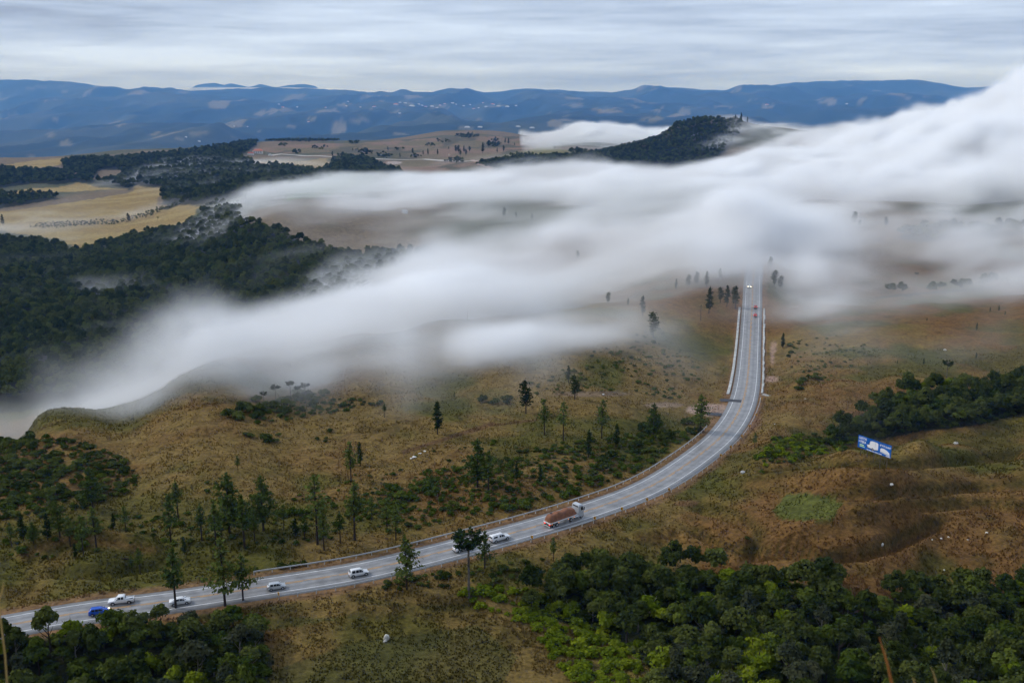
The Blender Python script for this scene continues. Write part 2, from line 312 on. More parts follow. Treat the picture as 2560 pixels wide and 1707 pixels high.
def in_woods(u, v):
    k = np.zeros(np.shape(u), bool)
    for P in WOODS.values(): k |= inpoly(u, v, P)
    return k
def col3(*c): return np.array(c)
def mixc(a, b, k): return a + (b - a) * k[..., None]
def ground_albedo(X, Y, Z):
    U, V = pix(X, Y, Z)
    w1 = fbm(X / 30, Y / 30, 4); w2 = fbm(X / 8 + 50, Y / 8, 3); w3 = fbm(X / 90 - 20, Y / 90 + 9, 3)
    d = Y / 2489.                                     # metres per photo pixel
    nu = w1 * np.minimum(14, 6 / d); nv = fbm(X / 30 + 80, Y / 30, 4) * np.minimum(7, 2.5 / d)
    u, v = U + nu, V + nv
    tan, rust, olive, dark = col3(.150, .099, .029), col3(.136, .071, .022), col3(.070, .067, .011), col3(.043, .037, .008)
    left = sstep(1300, 500, U) * sstep(1150, 1500, V)
    C = mixc(tan + 0 * X[..., None], rust, sstep(-.25, .45, w3 + .5 * w2 + .32 * sstep(1500, 1900, U)))
    C = mixc(C, olive, sstep(-.05, .4, w1 + .6 * fbm(X / 60 + 7, Y / 60, 3) - .12 + .45 * left - .25 * sstep(1650, 1900, U) * sstep(900, 1000, V)) * .9)
    C = mixc(C, dark, sstep(.25, .6, w2 + .3 * w1) * .45)
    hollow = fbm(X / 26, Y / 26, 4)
    C = mixc(C, olive * .9, sstep(.05, -.4, hollow) * .75 * sstep(700, 500, Y))  # darker olive in the hollows paints slope shading into the colour
    far = sstep(700, 950, Y)
    for dep, wd, L in SWALES:        # green growth in hollows, drier grass on ridges, deepened to paint in relief shading
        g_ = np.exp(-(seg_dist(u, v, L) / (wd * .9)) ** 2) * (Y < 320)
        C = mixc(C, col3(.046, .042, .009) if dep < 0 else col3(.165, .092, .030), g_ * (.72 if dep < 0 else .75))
    C = mixc(C, mixc(col3(.16, .12, .075) + 0 * X[..., None], col3(.085, .085, .045), sstep(-.2, .3, fbm(X / 160, Y / 160, 4))), far)
    for P in STRAW:
        k = inpoly(u, v, P) * 1.; C = mixc(C, mixc(col3(.29, .213, .085) + 0 * X[..., None], col3(.24, .165, .06), sstep(-.3, .4, fbm(X / 60, Y / 25, 3))), k * far)
    for i, P in enumerate(LIME):
        k = inpoly(u, v, P) * 1.; C = mixc(C, [col3(.10, .14, .04), col3(.17, .15, .055), col3(.075, .088, .018), col3(.060, .058, .016), col3(.07, .068, .016)][i], k * (.9 if i < 3 else .7))
    for P in PINK:
        C = mixc(C, mixc(mixc(col3(.21, .135, .09) + 0 * X[..., None], col3(.15, .12, .06), sstep(-.15, .3, fbm(X / 70, Y / 120, 4))), col3(.085, .075, .04), sstep(.1, .35, fbm(X / 60 + 40, Y / 160, 4))), inpoly(u, v, P) * .9)
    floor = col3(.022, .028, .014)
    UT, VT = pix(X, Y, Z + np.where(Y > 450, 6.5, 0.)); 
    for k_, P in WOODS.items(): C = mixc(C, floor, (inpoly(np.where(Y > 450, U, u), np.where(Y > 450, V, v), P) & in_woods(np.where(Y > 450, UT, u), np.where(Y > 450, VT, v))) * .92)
    C = mixc(C, col3(.22, .20, .19), np.maximum(sstep(1, .7, ell(U, V + w2, 1736, 342, 17, 9)), sstep(1, .7, ell(U, V, 1696, 376, 8, 5))) * far)
    # cliffs: bare rock on the steepest valley edges
    # beyond the plateau: wooded hills with fields
    hill = sstep(3900, 4800, Y)
    hc = mixc(col3(.024, .038, .026) + 0 * X[..., None], col3(.05, .062, .04), sstep(-.1, .5, fbm(X / 700, Y / 1300, 4)))
    hu, hv = U + 26 * fbm(X / 150, Y / 600, 5, gain=.65), V + 10 * fbm(X / 150 + 9, Y / 600, 5, gain=.65)
    for cu, cv, ru, rv in FIELDS:
        hc = mixc(hc, col3(.22, .20, .13), sstep(1.0, .7, ell(hu, hv, cu, cv, ru * .9, rv * .9)) * .55)
    hc = mixc(hc, col3(.22, .19, .12), sstep(.44, .5, fbm(X / 420 + 31, Y / 1100, 4)) * .6 * sstep(22000, 19000, Y))
    C = mixc(C, hc, hill)
    # roadside: bare orange earth between asphalt and rail, gravel turnout, earth tracks
    off, _, idx = road_near(X.ravel(), Y.ravel()); off = off.reshape(X.shape)
    a = np.abs(off)
    C = mixc(C, col3(.19, .105, .055), sstep(9.0, 6.8, a + w2 * 1.0) * .75)
    C = mixc(C, col3(.33, .235, .18), sstep(1, .8, ell(U + w2 * 5, V + w2 * 4, 1772, 1024, 62, 17)) * .9)
    C = mixc(C, col3(.26, .19, .15), sstep(1, .7, ell(U, V + w2 * 3, 1660, 1012, 60, 7)) * .6)
    C = mixc(C, col3(.30, .20, .15), np.maximum(sstep(1, .6, ell(U + w2 * 4, V, 1933, 880, 7, 40)), sstep(1, .6, ell(U, V + w2 * 3, 1930, 948, 20, 9))) * .9)
    C = mixc(C, col3(.16, .085, .045), sstep(1, .6, ell(U + w1 * 9, V + w1 * 5, 1880, 1040, 26, 45)) * .7)
    C = mixc(C, col3(.19, .10, .05), sstep(1, .6, ell(U + w1 * 9, V + w1 * 3, 1715, 1258, 40, 9)) * .7)
    C = mixc(C, col3(.17, .12, .09), sstep(1, .6, ell(U + w1 * 22, V + w1 * 6, 1480, 985, 130, 8)) * .6)
    for (p0, p1, wd) in (((1230, 1060), (1010, 1130), 9), ((1340, 1050), (1230, 1062), 6)):   # rusty track
        ax, ay = p1[0] - p0[0], p1[1] - p0[1]; tt = np.clip(((U - p0[0]) * ax + (V - p0[1]) * ay) / (ax * ax + ay * ay), 0, 1)
        C = mixc(C, col3(.085, .042, .02), sstep(wd, wd * .4, np.hypot(U - p0[0] - tt * ax, (V - p0[1] - tt * ay) * 1.3) + w2 * 5) * .75)
    C = mixc(C, col3(.42, .35, .31), sstep(1, .7, ell(U, V + w2, 1110, 404, 26, 5)) * hill * 0 + sstep(1, .7, ell(U, V, 985, 407, 22, 5)) * .8)
    return np.clip(C, .01, .9)
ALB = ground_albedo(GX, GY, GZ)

def mesh_obj(name, V, Fc, mat=None, parent=None, smooth=False):
    me = bpy.data.meshes.new(name)
    V = np.asarray(V, np.float32); Fc = np.asarray(Fc)
    me.vertices.add(len(V)); me.vertices.foreach_set('co', V.ravel())
    n = Fc.shape[1]
    me.loops.add(Fc.size); me.loops.foreach_set('vertex_index', Fc.ravel().astype(np.int32))
    me.polygons.add(len(Fc)); me.polygons.foreach_set('loop_start', np.arange(0, Fc.size, n, dtype=np.int32))
    try: me.polygons.foreach_set('loop_total', np.full(len(Fc), n, np.int32))
    except Exception: pass
    me.update(calc_edges=True); me.validate()
    if smooth: me.polygons.foreach_set('use_smooth', np.ones(len(Fc), bool))
    if mat: me.materials.append(mat)
    o = bpy.data.objects.new(name, me); col.objects.link(o)
    if parent: o.parent = parent
    return o
def set_col(me, name, C):
    a = me.attributes.new(name, 'FLOAT_COLOR', 'POINT')
    a.data.foreach_set('color', np.concatenate([np.asarray(C, np.float32), np.ones((len(C), 1), np.float32)], 1).ravel())

def ground_material():
    m = bpy.data.materials.new('dry_grassland'); m.use_nodes = True; nt = m.node_tree; nt.nodes.clear()
    o = nn(nt, 'ShaderNodeOutputMaterial'); b = nn(nt, 'ShaderNodeBsdfPrincipled', i_Roughness=.95); b.inputs['Specular IOR Level'].default_value = .1
    at_ = nn(nt, 'ShaderNodeAttribute', attribute_name='albedo'); tc = nn(nt, 'ShaderNodeTexCoord')
    ns = []
    for sc_, det in ((.9, 3), (.22, 4), (.035, 4)):
        n = nn(nt, 'ShaderNodeTexNoise', i_Scale=sc_, i_Detail=float(det), i_Roughness=.62); ln(nt, tc.outputs['Object'], n.inputs['Vector']); ns.append(n)
    mr = nn(nt, 'ShaderNodeMapRange'); mr.inputs['From Min'].default_value = .32; mr.inputs['From Max'].default_value = .68; mr.inputs['To Min'].default_value = .66; mr.inputs['To Max'].default_value = 1.36; ln(nt, ns[0].outputs[0], mr.inputs[0])
    mr2 = nn(nt, 'ShaderNodeMapRange'); mr2.inputs['From Min'].default_value = .3; mr2.inputs['From Max'].default_value = .7; mr2.inputs['To Min'].default_value = .74; mr2.inputs['To Max'].default_value = 1.26; ln(nt, ns[1].outputs[0], mr2.inputs[0])
    mu = nn(nt, 'ShaderNodeMath', operation='MULTIPLY'); ln(nt, mr.outputs[0], mu.inputs[0]); ln(nt, mr2.outputs[0], mu.inputs[1])
    vm = nn(nt, 'ShaderNodeVectorMath', operation='SCALE'); ln(nt, at_.outputs['Color'], vm.inputs[0]); ln(nt, mu.outputs[0], vm.inputs['Scale'])
    ln(nt, vm.outputs[0], b.inputs['Base Color'])
    ad = nn(nt, 'ShaderNodeMath', operation='MULTIPLY_ADD'); ad.inputs[1].default_value = 3.0; ln(nt, ns[1].outputs[0], ad.inputs[0]); ln(nt, ns[0].outputs[0], ad.inputs[2])
    bp = nn(nt, 'ShaderNodeBump', i_Strength=.8, i_Distance=.5); ln(nt, ad.outputs[0], bp.inputs['Height']); ln(nt, bp.outputs[0], b.inputs['Normal'])
    ln(nt, b.outputs[0], o.inputs[0]); return m
nr, nc = GX.shape
_i = np.arange(nr * nc).reshape(nr, nc)
_f = np.stack([_i[:-1, :-1], _i[:-1, 1:], _i[1:, 1:], _i[1:, :-1]], -1)
MAT_GROUND = ground_material()
_GV = np.stack([GX, GY, GZ], -1)
def sheet(name, r0, r1):
    g = mesh_obj(name, _GV[r0:r1].reshape(-1, 3), (_f[r0:r1 - 1] - r0 * nc).reshape(-1, 4), MAT_GROUND, smooth=True)
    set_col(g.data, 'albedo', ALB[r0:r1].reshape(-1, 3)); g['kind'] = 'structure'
    return g
_rh = int(np.searchsorted(_yr, 3900))
ground = sheet('ground', 0, _rh + 1)
hills = sheet('hills', _rh, nr)

# ------------------------------------------------------------------ air
def volume_material(name, color, density, aniso=0.0, attr=True):
    m = bpy.data.materials.new(name); m.use_nodes = True; nt = m.node_tree; nt.nodes.clear()
    o = nn(nt, 'ShaderNodeOutputMaterial'); v = nn(nt, 'ShaderNodeVolumePrincipled', i_Density=density, i_Anisotropy=aniso)
    v.inputs['Color'].default_value = (*color, 1); v.inputs['Absorption Color'].default_value = (1, 1, 1, 1)
    if not attr: v.inputs['Density Attribute'].default_value = ''
    ln(nt, v.outputs[0], o.inputs['Volume']); return m
HAZE_COL, HAZE_D = (.13, .38, 1.0), 4.6e-5
hz = bpy.data.meshes.new('haze'); bm = bmesh.new(); bmesh.ops.create_cube(bm, size=1)
bmesh.ops.scale(bm, vec=(80000, 28800, 960), verts=bm.verts); bmesh.ops.translate(bm, vec=(0, 14000, -20), verts=bm.verts); bm.to_mesh(hz); bm.free()
hz.materials.append(volume_material('haze_air', HAZE_COL, HAZE_D, attr=False))
hzo = bpy.data.objects.new('haze', hz); col.objects.link(hzo); hzo['kind'] = 'stuff'; hzo.display_type = 'WIRE'
hzo['label'] = 'thin blue air over the whole landscape'

# fog: a grid of densities worked out here and turned into a volume by geometry nodes
def fog(name, lo, hi, n, dens, mat, label):
    xs = [np.linspace(lo[k], hi[k], n[k]) for k in range(3)]
    X, Y, Z = np.meshgrid(*xs, indexing='ij')
    D = dens(X, Y, Z).astype(np.float32)
    D[[0, -1]] = 0; D[:, [0, -1]] = 0; D[:, :, [0, -1]] = 0
    me = bpy.data.meshes.new(name); me.vertices.add(D.size)
    a = me.attributes.new('d', 'FLOAT', 'POINT'); a.data.foreach_set('value', D.ravel())
    o = bpy.data.objects.new(name, me); col.objects.link(o)
    g = bpy.data.node_groups.new(name, 'GeometryNodeTree')
    g.interface.new_socket('Geometry', in_out='INPUT', socket_type='NodeSocketGeometry'); g.interface.new_socket('Geometry', in_out='OUTPUT', socket_type='NodeSocketGeometry')
    gi, go = nn(g, 'NodeGroupInput'), nn(g, 'NodeGroupOutput')
    vc = nn(g, 'GeometryNodeVolumeCube'); vc.inputs['Min'].default_value = lo; vc.inputs['Max'].default_value = hi
    for k, ax in enumerate('XYZ'): vc.inputs['Resolution ' + ax].default_value = n[k]
    pos = nn(g, 'GeometryNodeInputPosition'); sp = nn(g, 'ShaderNodeSeparateXYZ'); ln(g, pos.outputs[0], sp.inputs[0])
    idx = None
    for k in range(3):
        st = (hi[k] - lo[k]) / (n[k] - 1)
        s1 = nn(g, 'ShaderNodeMath', operation='SUBTRACT'); s1.inputs[1].default_value = lo[k]; ln(g, sp.outputs[k], s1.inputs[0])
        s2 = nn(g, 'ShaderNodeMath', operation='DIVIDE'); s2.inputs[1].default_value = st; ln(g, s1.outputs[0], s2.inputs[0])
        s3 = nn(g, 'ShaderNodeMath', operation='ROUND'); ln(g, s2.outputs[0], s3.inputs[0])
        s4 = nn(g, 'FunctionNodeFloatToInt'); ln(g, s3.outputs[0], s4.inputs[0])
        if idx is None: idx = s4
        else:
            mu = nn(g, 'FunctionNodeIntegerMath', operation='MULTIPLY_ADD'); ln(g, idx.outputs[0], mu.inputs[0]); mu.inputs[1].default_value = n[k]; ln(g, s4.outputs[0], mu.inputs[2]); idx = mu
    na = nn(g, 'GeometryNodeInputNamedAttribute', data_type='FLOAT'); na.inputs['Name'].default_value = 'd'
    si = nn(g, 'GeometryNodeSampleIndex', data_type='FLOAT', domain='POINT'); ln(g, gi.outputs[0], si.inputs['Geometry']); ln(g, na.outputs['Attribute'], si.inputs['Value']); ln(g, idx.outputs[0], si.inputs['Index'])
    ln(g, si.outputs[0], vc.inputs['Density'])
    sm = nn(g, 'GeometryNodeSetMaterial'); sm.inputs['Material'].default_value = mat; ln(g, vc.outputs[0], sm.inputs[0]); ln(g, sm.outputs[0], go.inputs[0])
    md = o.modifiers.new('density', 'NODES'); md.node_group = g
    me.materials.append(mat)
    o['kind'] = 'stuff'; o['label'] = label
    return o
# what the mist does where, from the photograph: (column, row, distance, density, height of its top over the ground)
FG = []
def fg(d, h, *p): 
    for u, v, Y in p: FG.append((su(u, v), math.log(Y), d, h))
fg(0, 14, (0, 1400, 212), (500, 1400, 212), (1100, 1400, 212), (1700, 1400, 214), (2400, 1400, 214), (0, 1150, 285), (300, 1100, 295), (700, 1080, 300), (1100, 1060, 312), (1500, 1060, 312), (1880, 1000, 360), (2300, 1000, 350), (2660, 1000, 330))
fg(0, 12, (0, 1120, 295), (250, 1100, 298), (560, 1070, 303), (900, 1020, 325), (1200, 990, 345), (1500, 950, 370), (1880, 920, 410), (2300, 850, 450), (2660, 800, 460), (1880, 850, 465))
fg(.0025, 22, (-150, 1050, 370), (-150, 1000, 450), (0, 1050, 365), (0, 1000, 440), (150, 1020, 370), (150, 980, 450)); fg(.009, 26, (300, 980, 390), (300, 940, 470), (450, 930, 400), (450, 900, 490))
fg(.0015, 9, (0, 970, 510), (200, 920, 520), (400, 880, 545), (560, 830, 575))
fg(0, 12, (-150, 940, 545), (0, 930, 545), (200, 890, 570), (400, 830, 640), (520, 790, 680), (640, 750, 710), (760, 710, 760))
fg(.095, 30, (420, 980, 365), (560, 960, 365), (600, 920, 395), (700, 890, 415), (800, 890, 410), (520, 930, 395))
fg(.012, 24, (60, 1060, 322)); fg(.026, 26, (150, 1050, 325)); fg(.085, 28, (250, 1020, 332), (380, 1010, 335), (480, 985, 342), (600, 975, 345)); fg(.10, 32, (700, 950, 365), (850, 920, 380), (780, 940, 370)); fg(.030, 20, (60, 1090, 308), (250, 1060, 314), (480, 1030, 322), (700, 995, 338), (900, 960, 355))
fg(.010, 30, (600, 860, 480), (700, 830, 500), (800, 800, 530), (900, 790, 560), (900, 740, 610))
fg(.10, 28, (900, 850, 425), (820, 860, 420), (1000, 880, 405), (900, 880, 405), (1000, 900, 395))
fg(.055, 28, (1100, 870, 405), (1000, 830, 430), (1100, 820, 435), (1250, 800, 445), (1250, 870, 410), (1200, 910, 385))
fg(.020, 20, (1100, 930, 375), (1400, 900, 400), (1600, 850, 440), (1350, 930, 380))
fg(.006, 16, (900, 690, 750), (830, 720, 730), (1010, 650, 810)); fg(.0008, 16, (880, 650, 830), (700, 680, 810))
fg(.012, 30, (1000, 740, 640), (1100, 740, 650), (1100, 700, 720), (1250, 740, 600), (1400, 740, 580))
fg(.014, 30, (1100, 660, 800), (1200, 660, 790), (1300, 640, 800), (1300, 700, 680))
fg(.010, 28, (1100, 610, 900), (1200, 600, 920), (1000, 590, 950)); fg(.009, 24, (1100, 560, 1000), (1250, 550, 1020), (950, 550, 1030), (850, 560, 1000))
fg(.013, 22, (1100, 525, 1090), (1000, 520, 1100), (900, 520, 1090), (1250, 525, 1080))
fg(.042, 24, (1100, 490, 1250), (1200, 480, 1300), (1300, 460, 1420), (1050, 480, 1300)); fg(.016, 20, (1100, 464, 1450), (1300, 450, 1480))
fg(0, 10, (1150, 445, 1600), (1300, 430, 1620), (1420, 428, 1640), (1540, 424, 1660), (1640, 418, 1690)); fg(0, 12, (1100, 432, 1800), (1200, 420, 1850), (1300, 405, 1900), (1450, 405, 1880), (1600, 400, 1850))
fg(.006, 18, (1500, 800, 470), (1650, 800, 480)); fg(.015, 22, (1500, 772, 500), (1650, 760, 520))
fg(.022, 28, (1500, 710, 620), (1650, 690, 630), (1500, 650, 720), (1700, 640, 690)); fg(.013, 26, (1500, 590, 850), (1650, 590, 800)); fg(.009, 25, (1500, 540, 1000), (1650, 540, 920))
fg(.050, 28, (1500, 500, 1150), (1650, 500, 1060), (1500, 460, 1400), (1650, 460, 1300)); fg(.03, 20, (1500, 442, 1500), (1650, 436, 1520), (1750, 426, 1560))
fg(.0012, 16, (1880, 830, 480), (1780, 830, 470)); fg(.026, 22, (1880, 770, 520), (1980, 770, 520)); fg(.09, 30, (1880, 715, 561), (2000, 720, 560))
fg(.13, 32, (1880, 680, 600), (2000, 690, 600), (1880, 640, 650), (2050, 640, 660)); fg(.026, 26, (1880, 600, 720), (2050, 600, 740)); fg(.011, 20, (1880, 570, 790), (1950, 550, 850), (2150, 570, 800)); fg(.014, 22, (1850, 530, 920), (2150, 535, 900))
fg(.055, 30, (1880, 500, 1030), (2000, 500, 1030), (1880, 460, 1250), (2000, 450, 1300)); fg(.055, 32, (1900, 425, 1450), (2050, 410, 1500)); fg(.018, 20, (1880, 400, 1600), (1950, 390, 1680))
fg(.010, 14, (2200, 750, 540), (2350, 745, 545), (2500, 725, 560)); fg(.040, 24, (2080, 720, 590), (2200, 710, 610), (2350, 700, 630), (2500, 690, 630)); fg(.050, 28, (2200, 650, 690), (2350, 650, 690), (2560, 640, 700)); fg(.022, 25, (2300, 600, 760), (2560, 600, 760))
fg(.012, 17, (2250, 560, 840), (2400, 560, 840), (2560, 560, 840)); fg(.022, 26, (2300, 530, 930), (2560, 530, 900))
fg(.06, 44, (2200, 500, 1030), (2350, 490, 1080)); fg(.06, 50, (2150, 440, 1350), (2200, 390, 1600)); fg(.06, 72, (2300, 440, 1350), (2350, 380, 1600), (2450, 490, 1050)); fg(.06, 98, (2560, 440, 1250), (2560, 380, 1450), (2660, 440, 1250), (2660, 350, 1500), (2760, 400, 1400)); fg(.06, 60, (2660, 500, 1000), (2400, 330, 1850), (2600, 300, 1900))
fg(0, 10, (300, 760, 770), (100, 800, 710), (300, 680, 900), (100, 640, 1000), (300, 600, 1100), (300, 500, 1500), (0, 500, 1500), (450, 680, 900), (500, 720, 800), (450, 560, 1200), (560, 480, 1350), (700, 455, 1550), (850, 435, 1750), (1000, 415, 2000), (600, 640, 900), (700, 740, 720))
fg(.0015, 14, (680, 620, 900), (760, 640, 860)); fg(.004, 18, (720, 575, 955), (800, 590, 930), (860, 600, 920)); fg(.004, 12, (750, 535, 1010), (700, 528, 1040))
fg(.014, 12, (600, 512, 1150), (580, 535, 1110), (545, 565, 1050)); fg(.009, 10, (500, 600, 1000), (480, 612, 985)); fg(0, 10, (440, 630, 950), (620, 590, 960), (480, 560, 1150))
fg(.024, 14, (680, 498, 1190), (760, 490, 1240), (840, 482, 1290), (920, 475, 1340)); fg(.012, 16, (1000, 465, 1430), (1050, 455, 1530)); fg(.002, 12, (750, 510, 1110), (900, 505, 1150))
fg(.003, 12, (230, 725, 810), (290, 715, 830), (360, 705, 850)); fg(0, 10, (160, 740, 790), (440, 720, 830), (230, 760, 770), (300, 680, 890))
fg(0, 10, (1700, 380, 1860), (1780, 345, 1920), (1720, 330, 1940), (1780, 310, 1990)); fg(.012, 14, (1840, 350, 1900), (1860, 370, 1850)); fg(.008, 12, (1900, 335, 1990), (1970, 330, 2000), (1900, 325, 2060)); fg(.02, 24, (2050, 360, 1800), (2100, 340, 2000))
fg(0, 10, (1250, 380, 2400), (1300, 365, 2600), (1250, 345, 3100), (1400, 395, 2050), (1550, 385, 2150), (1500, 330, 3700), (1700, 310, 3700))
fg(.010, 18, (1350, 362, 2650), (1380, 350, 2850)); fg(.035, 42, (1450, 345, 2800), (1480, 340, 3000), (1550, 340, 2900), (1600, 340, 3000), (1650, 340, 3000)); fg(.010, 30, (1720, 330, 2900), (1800, 320, 2900), (1700, 340, 2700)); fg(.004, 16, (1450, 368, 2350), (1550, 365, 2350), (1620, 365, 2400))
fg(.001, 16, (-150, 1060, 350), (0, 1070, 345), (50, 1060, 350), (0, 1060, 390), (60, 1040, 390), (-150, 1040, 400), (60, 1010, 430), (0, 1020, 420))
FGA = np.array(FG)
def fog_density(X, Y, Z):
    x, y = X[:, :, 0], Y[:, :, 0]
    s, q = (x / y).ravel(), np.log(y).ravel()
    d = np.zeros(s.shape); h = np.zeros(s.shape)
    for a in range(0, len(s), 20000):
        wt = 1 / (((s[a:a + 20000, None] - FGA[None, :, 0]) * 9) ** 2 + ((q[a:a + 20000, None] - FGA[None, :, 1]) * 6) ** 2 + 4e-4) ** 2
        wt /= wt.sum(1)[:, None]; d[a:a + 20000] = wt @ FGA[:, 2]; h[a:a + 20000] = wt @ FGA[:, 3]
    d = d.reshape(x.shape); h = h.reshape(x.shape); g = gz(x, y)
    sc_ = np.maximum(1, Y / 1200)
    fx, fy = (X * .82 + Y * .57), (-X * .57 + Y * .82)            # along and across the drift
    hn = h[:, :, None] * (1 + .8 * fbm(fx[:, :, :1] / 120, fy[:, :, :1] / 48, 4) * np.ones_like(Z))
    hn = hn + 5 * 1.3 * fbm(fx / 34, fy / 17, 3, Z / 14)
    n3 = fbm(fx / 80 + 5, fy / 30, 5, Z / 22)
    hh = Z - g[:, :, None]
    prof = 1 - sstep(.45, 1.0, hh / np.maximum(hn, 2))
    patch = np.clip(.85 + 2.3 * fbm(fx[:, :, :1] / 200 + 3, fy[:, :, :1] / 75, 5), .20, 2.4)          # thin and thick places
    mid = 1 - (.45 - .30 * sstep(.17, .28, X / Y)) * (sstep(540, 640, Y) * (1 - sstep(930, 1020, Y)) * sstep(-.12, .0, X / Y))            # a thinner veil over the plateau
    return d[:, :, None] * prof * np.clip(np.exp(4.0 * n3) * .85, 0.0, 5.0) * (patch * (1 - sstep(950, 1100, Y)) + sstep(950, 1100, Y)) * mid
FOGM = volume_material('fog_air', (1, 1, 1), FOG_GAIN := 1.0)
fog('fog_bank', (-720, 310, -96), (1130, 2100, 190), (274, 300, 72), fog_density, FOGM, 'white morning fog pouring over the plateau and down the valley')
fog('far_fog', (20, 2150, -60), (720, 3700, 110), (60, 110, 32), fog_density, FOGM, 'small white fog bank behind the rocky hill')

# ------------------------------------------------------------------ building helpers
def mat(name, c, rough=.6, spec=.3, metal=0., noise=0., nscale=6., rand=0., trans=0., emit=None, bump=0.):
    m = bpy.data.materials.new(name); m.use_nodes = True; nt = m.node_tree; nt.nodes.clear()
    o = nn(nt, 'ShaderNodeOutputMaterial'); b = nn(nt, 'ShaderNodeBsdfPrincipled', i_Roughness=rough, i_Metallic=metal); b.inputs['Specular IOR Level'].default_value = spec
    b.inputs['Base Color'].default_value = (*c, 1); src = None
    if noise:
        tc = nn(nt, 'ShaderNodeTexCoord'); n = nn(nt, 'ShaderNodeTexNoise', i_Scale=nscale, i_Detail=4., i_Roughness=.6); ln(nt, tc.outputs['Object'], n.inputs['Vector'])
        mr = nn(nt, 'ShaderNodeMapRange'); mr.inputs['From Min'].default_value = .3; mr.inputs['From Max'].default_value = .7; mr.inputs['To Min'].default_value = 1 - noise; mr.inputs['To Max'].default_value = 1 + noise; ln(nt, n.outputs[0], mr.inputs[0])
        src = mr.outputs[0]
        if bump:
            bp = nn(nt, 'ShaderNodeBump', i_Strength=bump, i_Distance=.1); ln(nt, n.outputs[0], bp.inputs['Height']); ln(nt, bp.outputs[0], b.inputs['Normal'])
    if rand:
        oi = nn(nt, 'ShaderNodeObjectInfo'); mr = nn(nt, 'ShaderNodeMapRange'); mr.inputs['To Min'].default_value = 1 - rand; mr.inputs['To Max'].default_value = 1 + rand; ln(nt, oi.outputs['Random'], mr.inputs[0])
        if src:
            mu = nn(nt, 'ShaderNodeMath', operation='MULTIPLY'); ln(nt, src, mu.inputs[0]); ln(nt, mr.outputs[0], mu.inputs[1]); src = mu.outputs[0]
        else: src = mr.outputs[0]
    if src:
        vm = nn(nt, 'ShaderNodeVectorMath', operation='SCALE'); vm.inputs[0].default_value = c; ln(nt, src, vm.inputs['Scale']); csock = vm.outputs[0]; ln(nt, csock, b.inputs['Base Color'])
    if emit: b.inputs['Emission Color'].default_value = (*emit[:3], 1); b.inputs['Emission Strength'].default_value = emit[3]
    sh = b.outputs[0]
    ln(nt, sh, o.inputs[0]); return m
def leaf_mat(name, c1, c2, nscale=.8, trans=.25):
    """foliage: colour wanders between c1 and c2 from tree to tree and from clump to clump"""
    m = bpy.data.materials.new(name); m.use_nodes = True; nt = m.node_tree; nt.nodes.clear()
    o = nn(nt, 'ShaderNodeOutputMaterial'); oi = nn(nt, 'ShaderNodeObjectInfo'); tc = nn(nt, 'ShaderNodeTexCoord')
    n = nn(nt, 'ShaderNodeTexNoise', i_Scale=nscale, i_Detail=3., i_Roughness=.7); ln(nt, tc.outputs['Object'], n.inputs['Vector'])
    pw = nn(nt, 'ShaderNodeMath', operation='POWER'); pw.inputs[1].default_value = 1.6; ln(nt, oi.outputs['Random'], pw.inputs[0])
    ma = nn(nt, 'ShaderNodeMath', operation='MULTIPLY_ADD', use_clamp=True); ma.inputs[1].default_value = .75; ln(nt, pw.outputs[0], ma.inputs[0])
    sb = nn(nt, 'ShaderNodeMath', operation='MULTIPLY_ADD'); sb.inputs[1].default_value = 1.1; sb.inputs[2].default_value = -.42; ln(nt, n.outputs[0], sb.inputs[0]); ln(nt, sb.outputs[0], ma.inputs[2])
    mx = nn(nt, 'ShaderNodeMix', data_type='RGBA'); mx.inputs['A'].default_value = (*c1, 1); mx.inputs['B'].default_value = (*c2, 1); ln(nt, ma.outputs[0], mx.inputs['Factor'])
    d = nn(nt, 'ShaderNodeBsdfDiffuse'); ln(nt, mx.outputs['Result'], d.inputs[0])
    t = nn(nt, 'ShaderNodeBsdfTranslucent'); ln(nt, mx.outputs['Result'], t.inputs[0])
    ms = nn(nt, 'ShaderNodeMixShader'); ms.inputs[0].default_value = trans; ln(nt, d.outputs[0], ms.inputs[1]); ln(nt, t.outputs[0], ms.inputs[2])
    ln(nt, ms.outputs[0], o.inputs[0]); return m

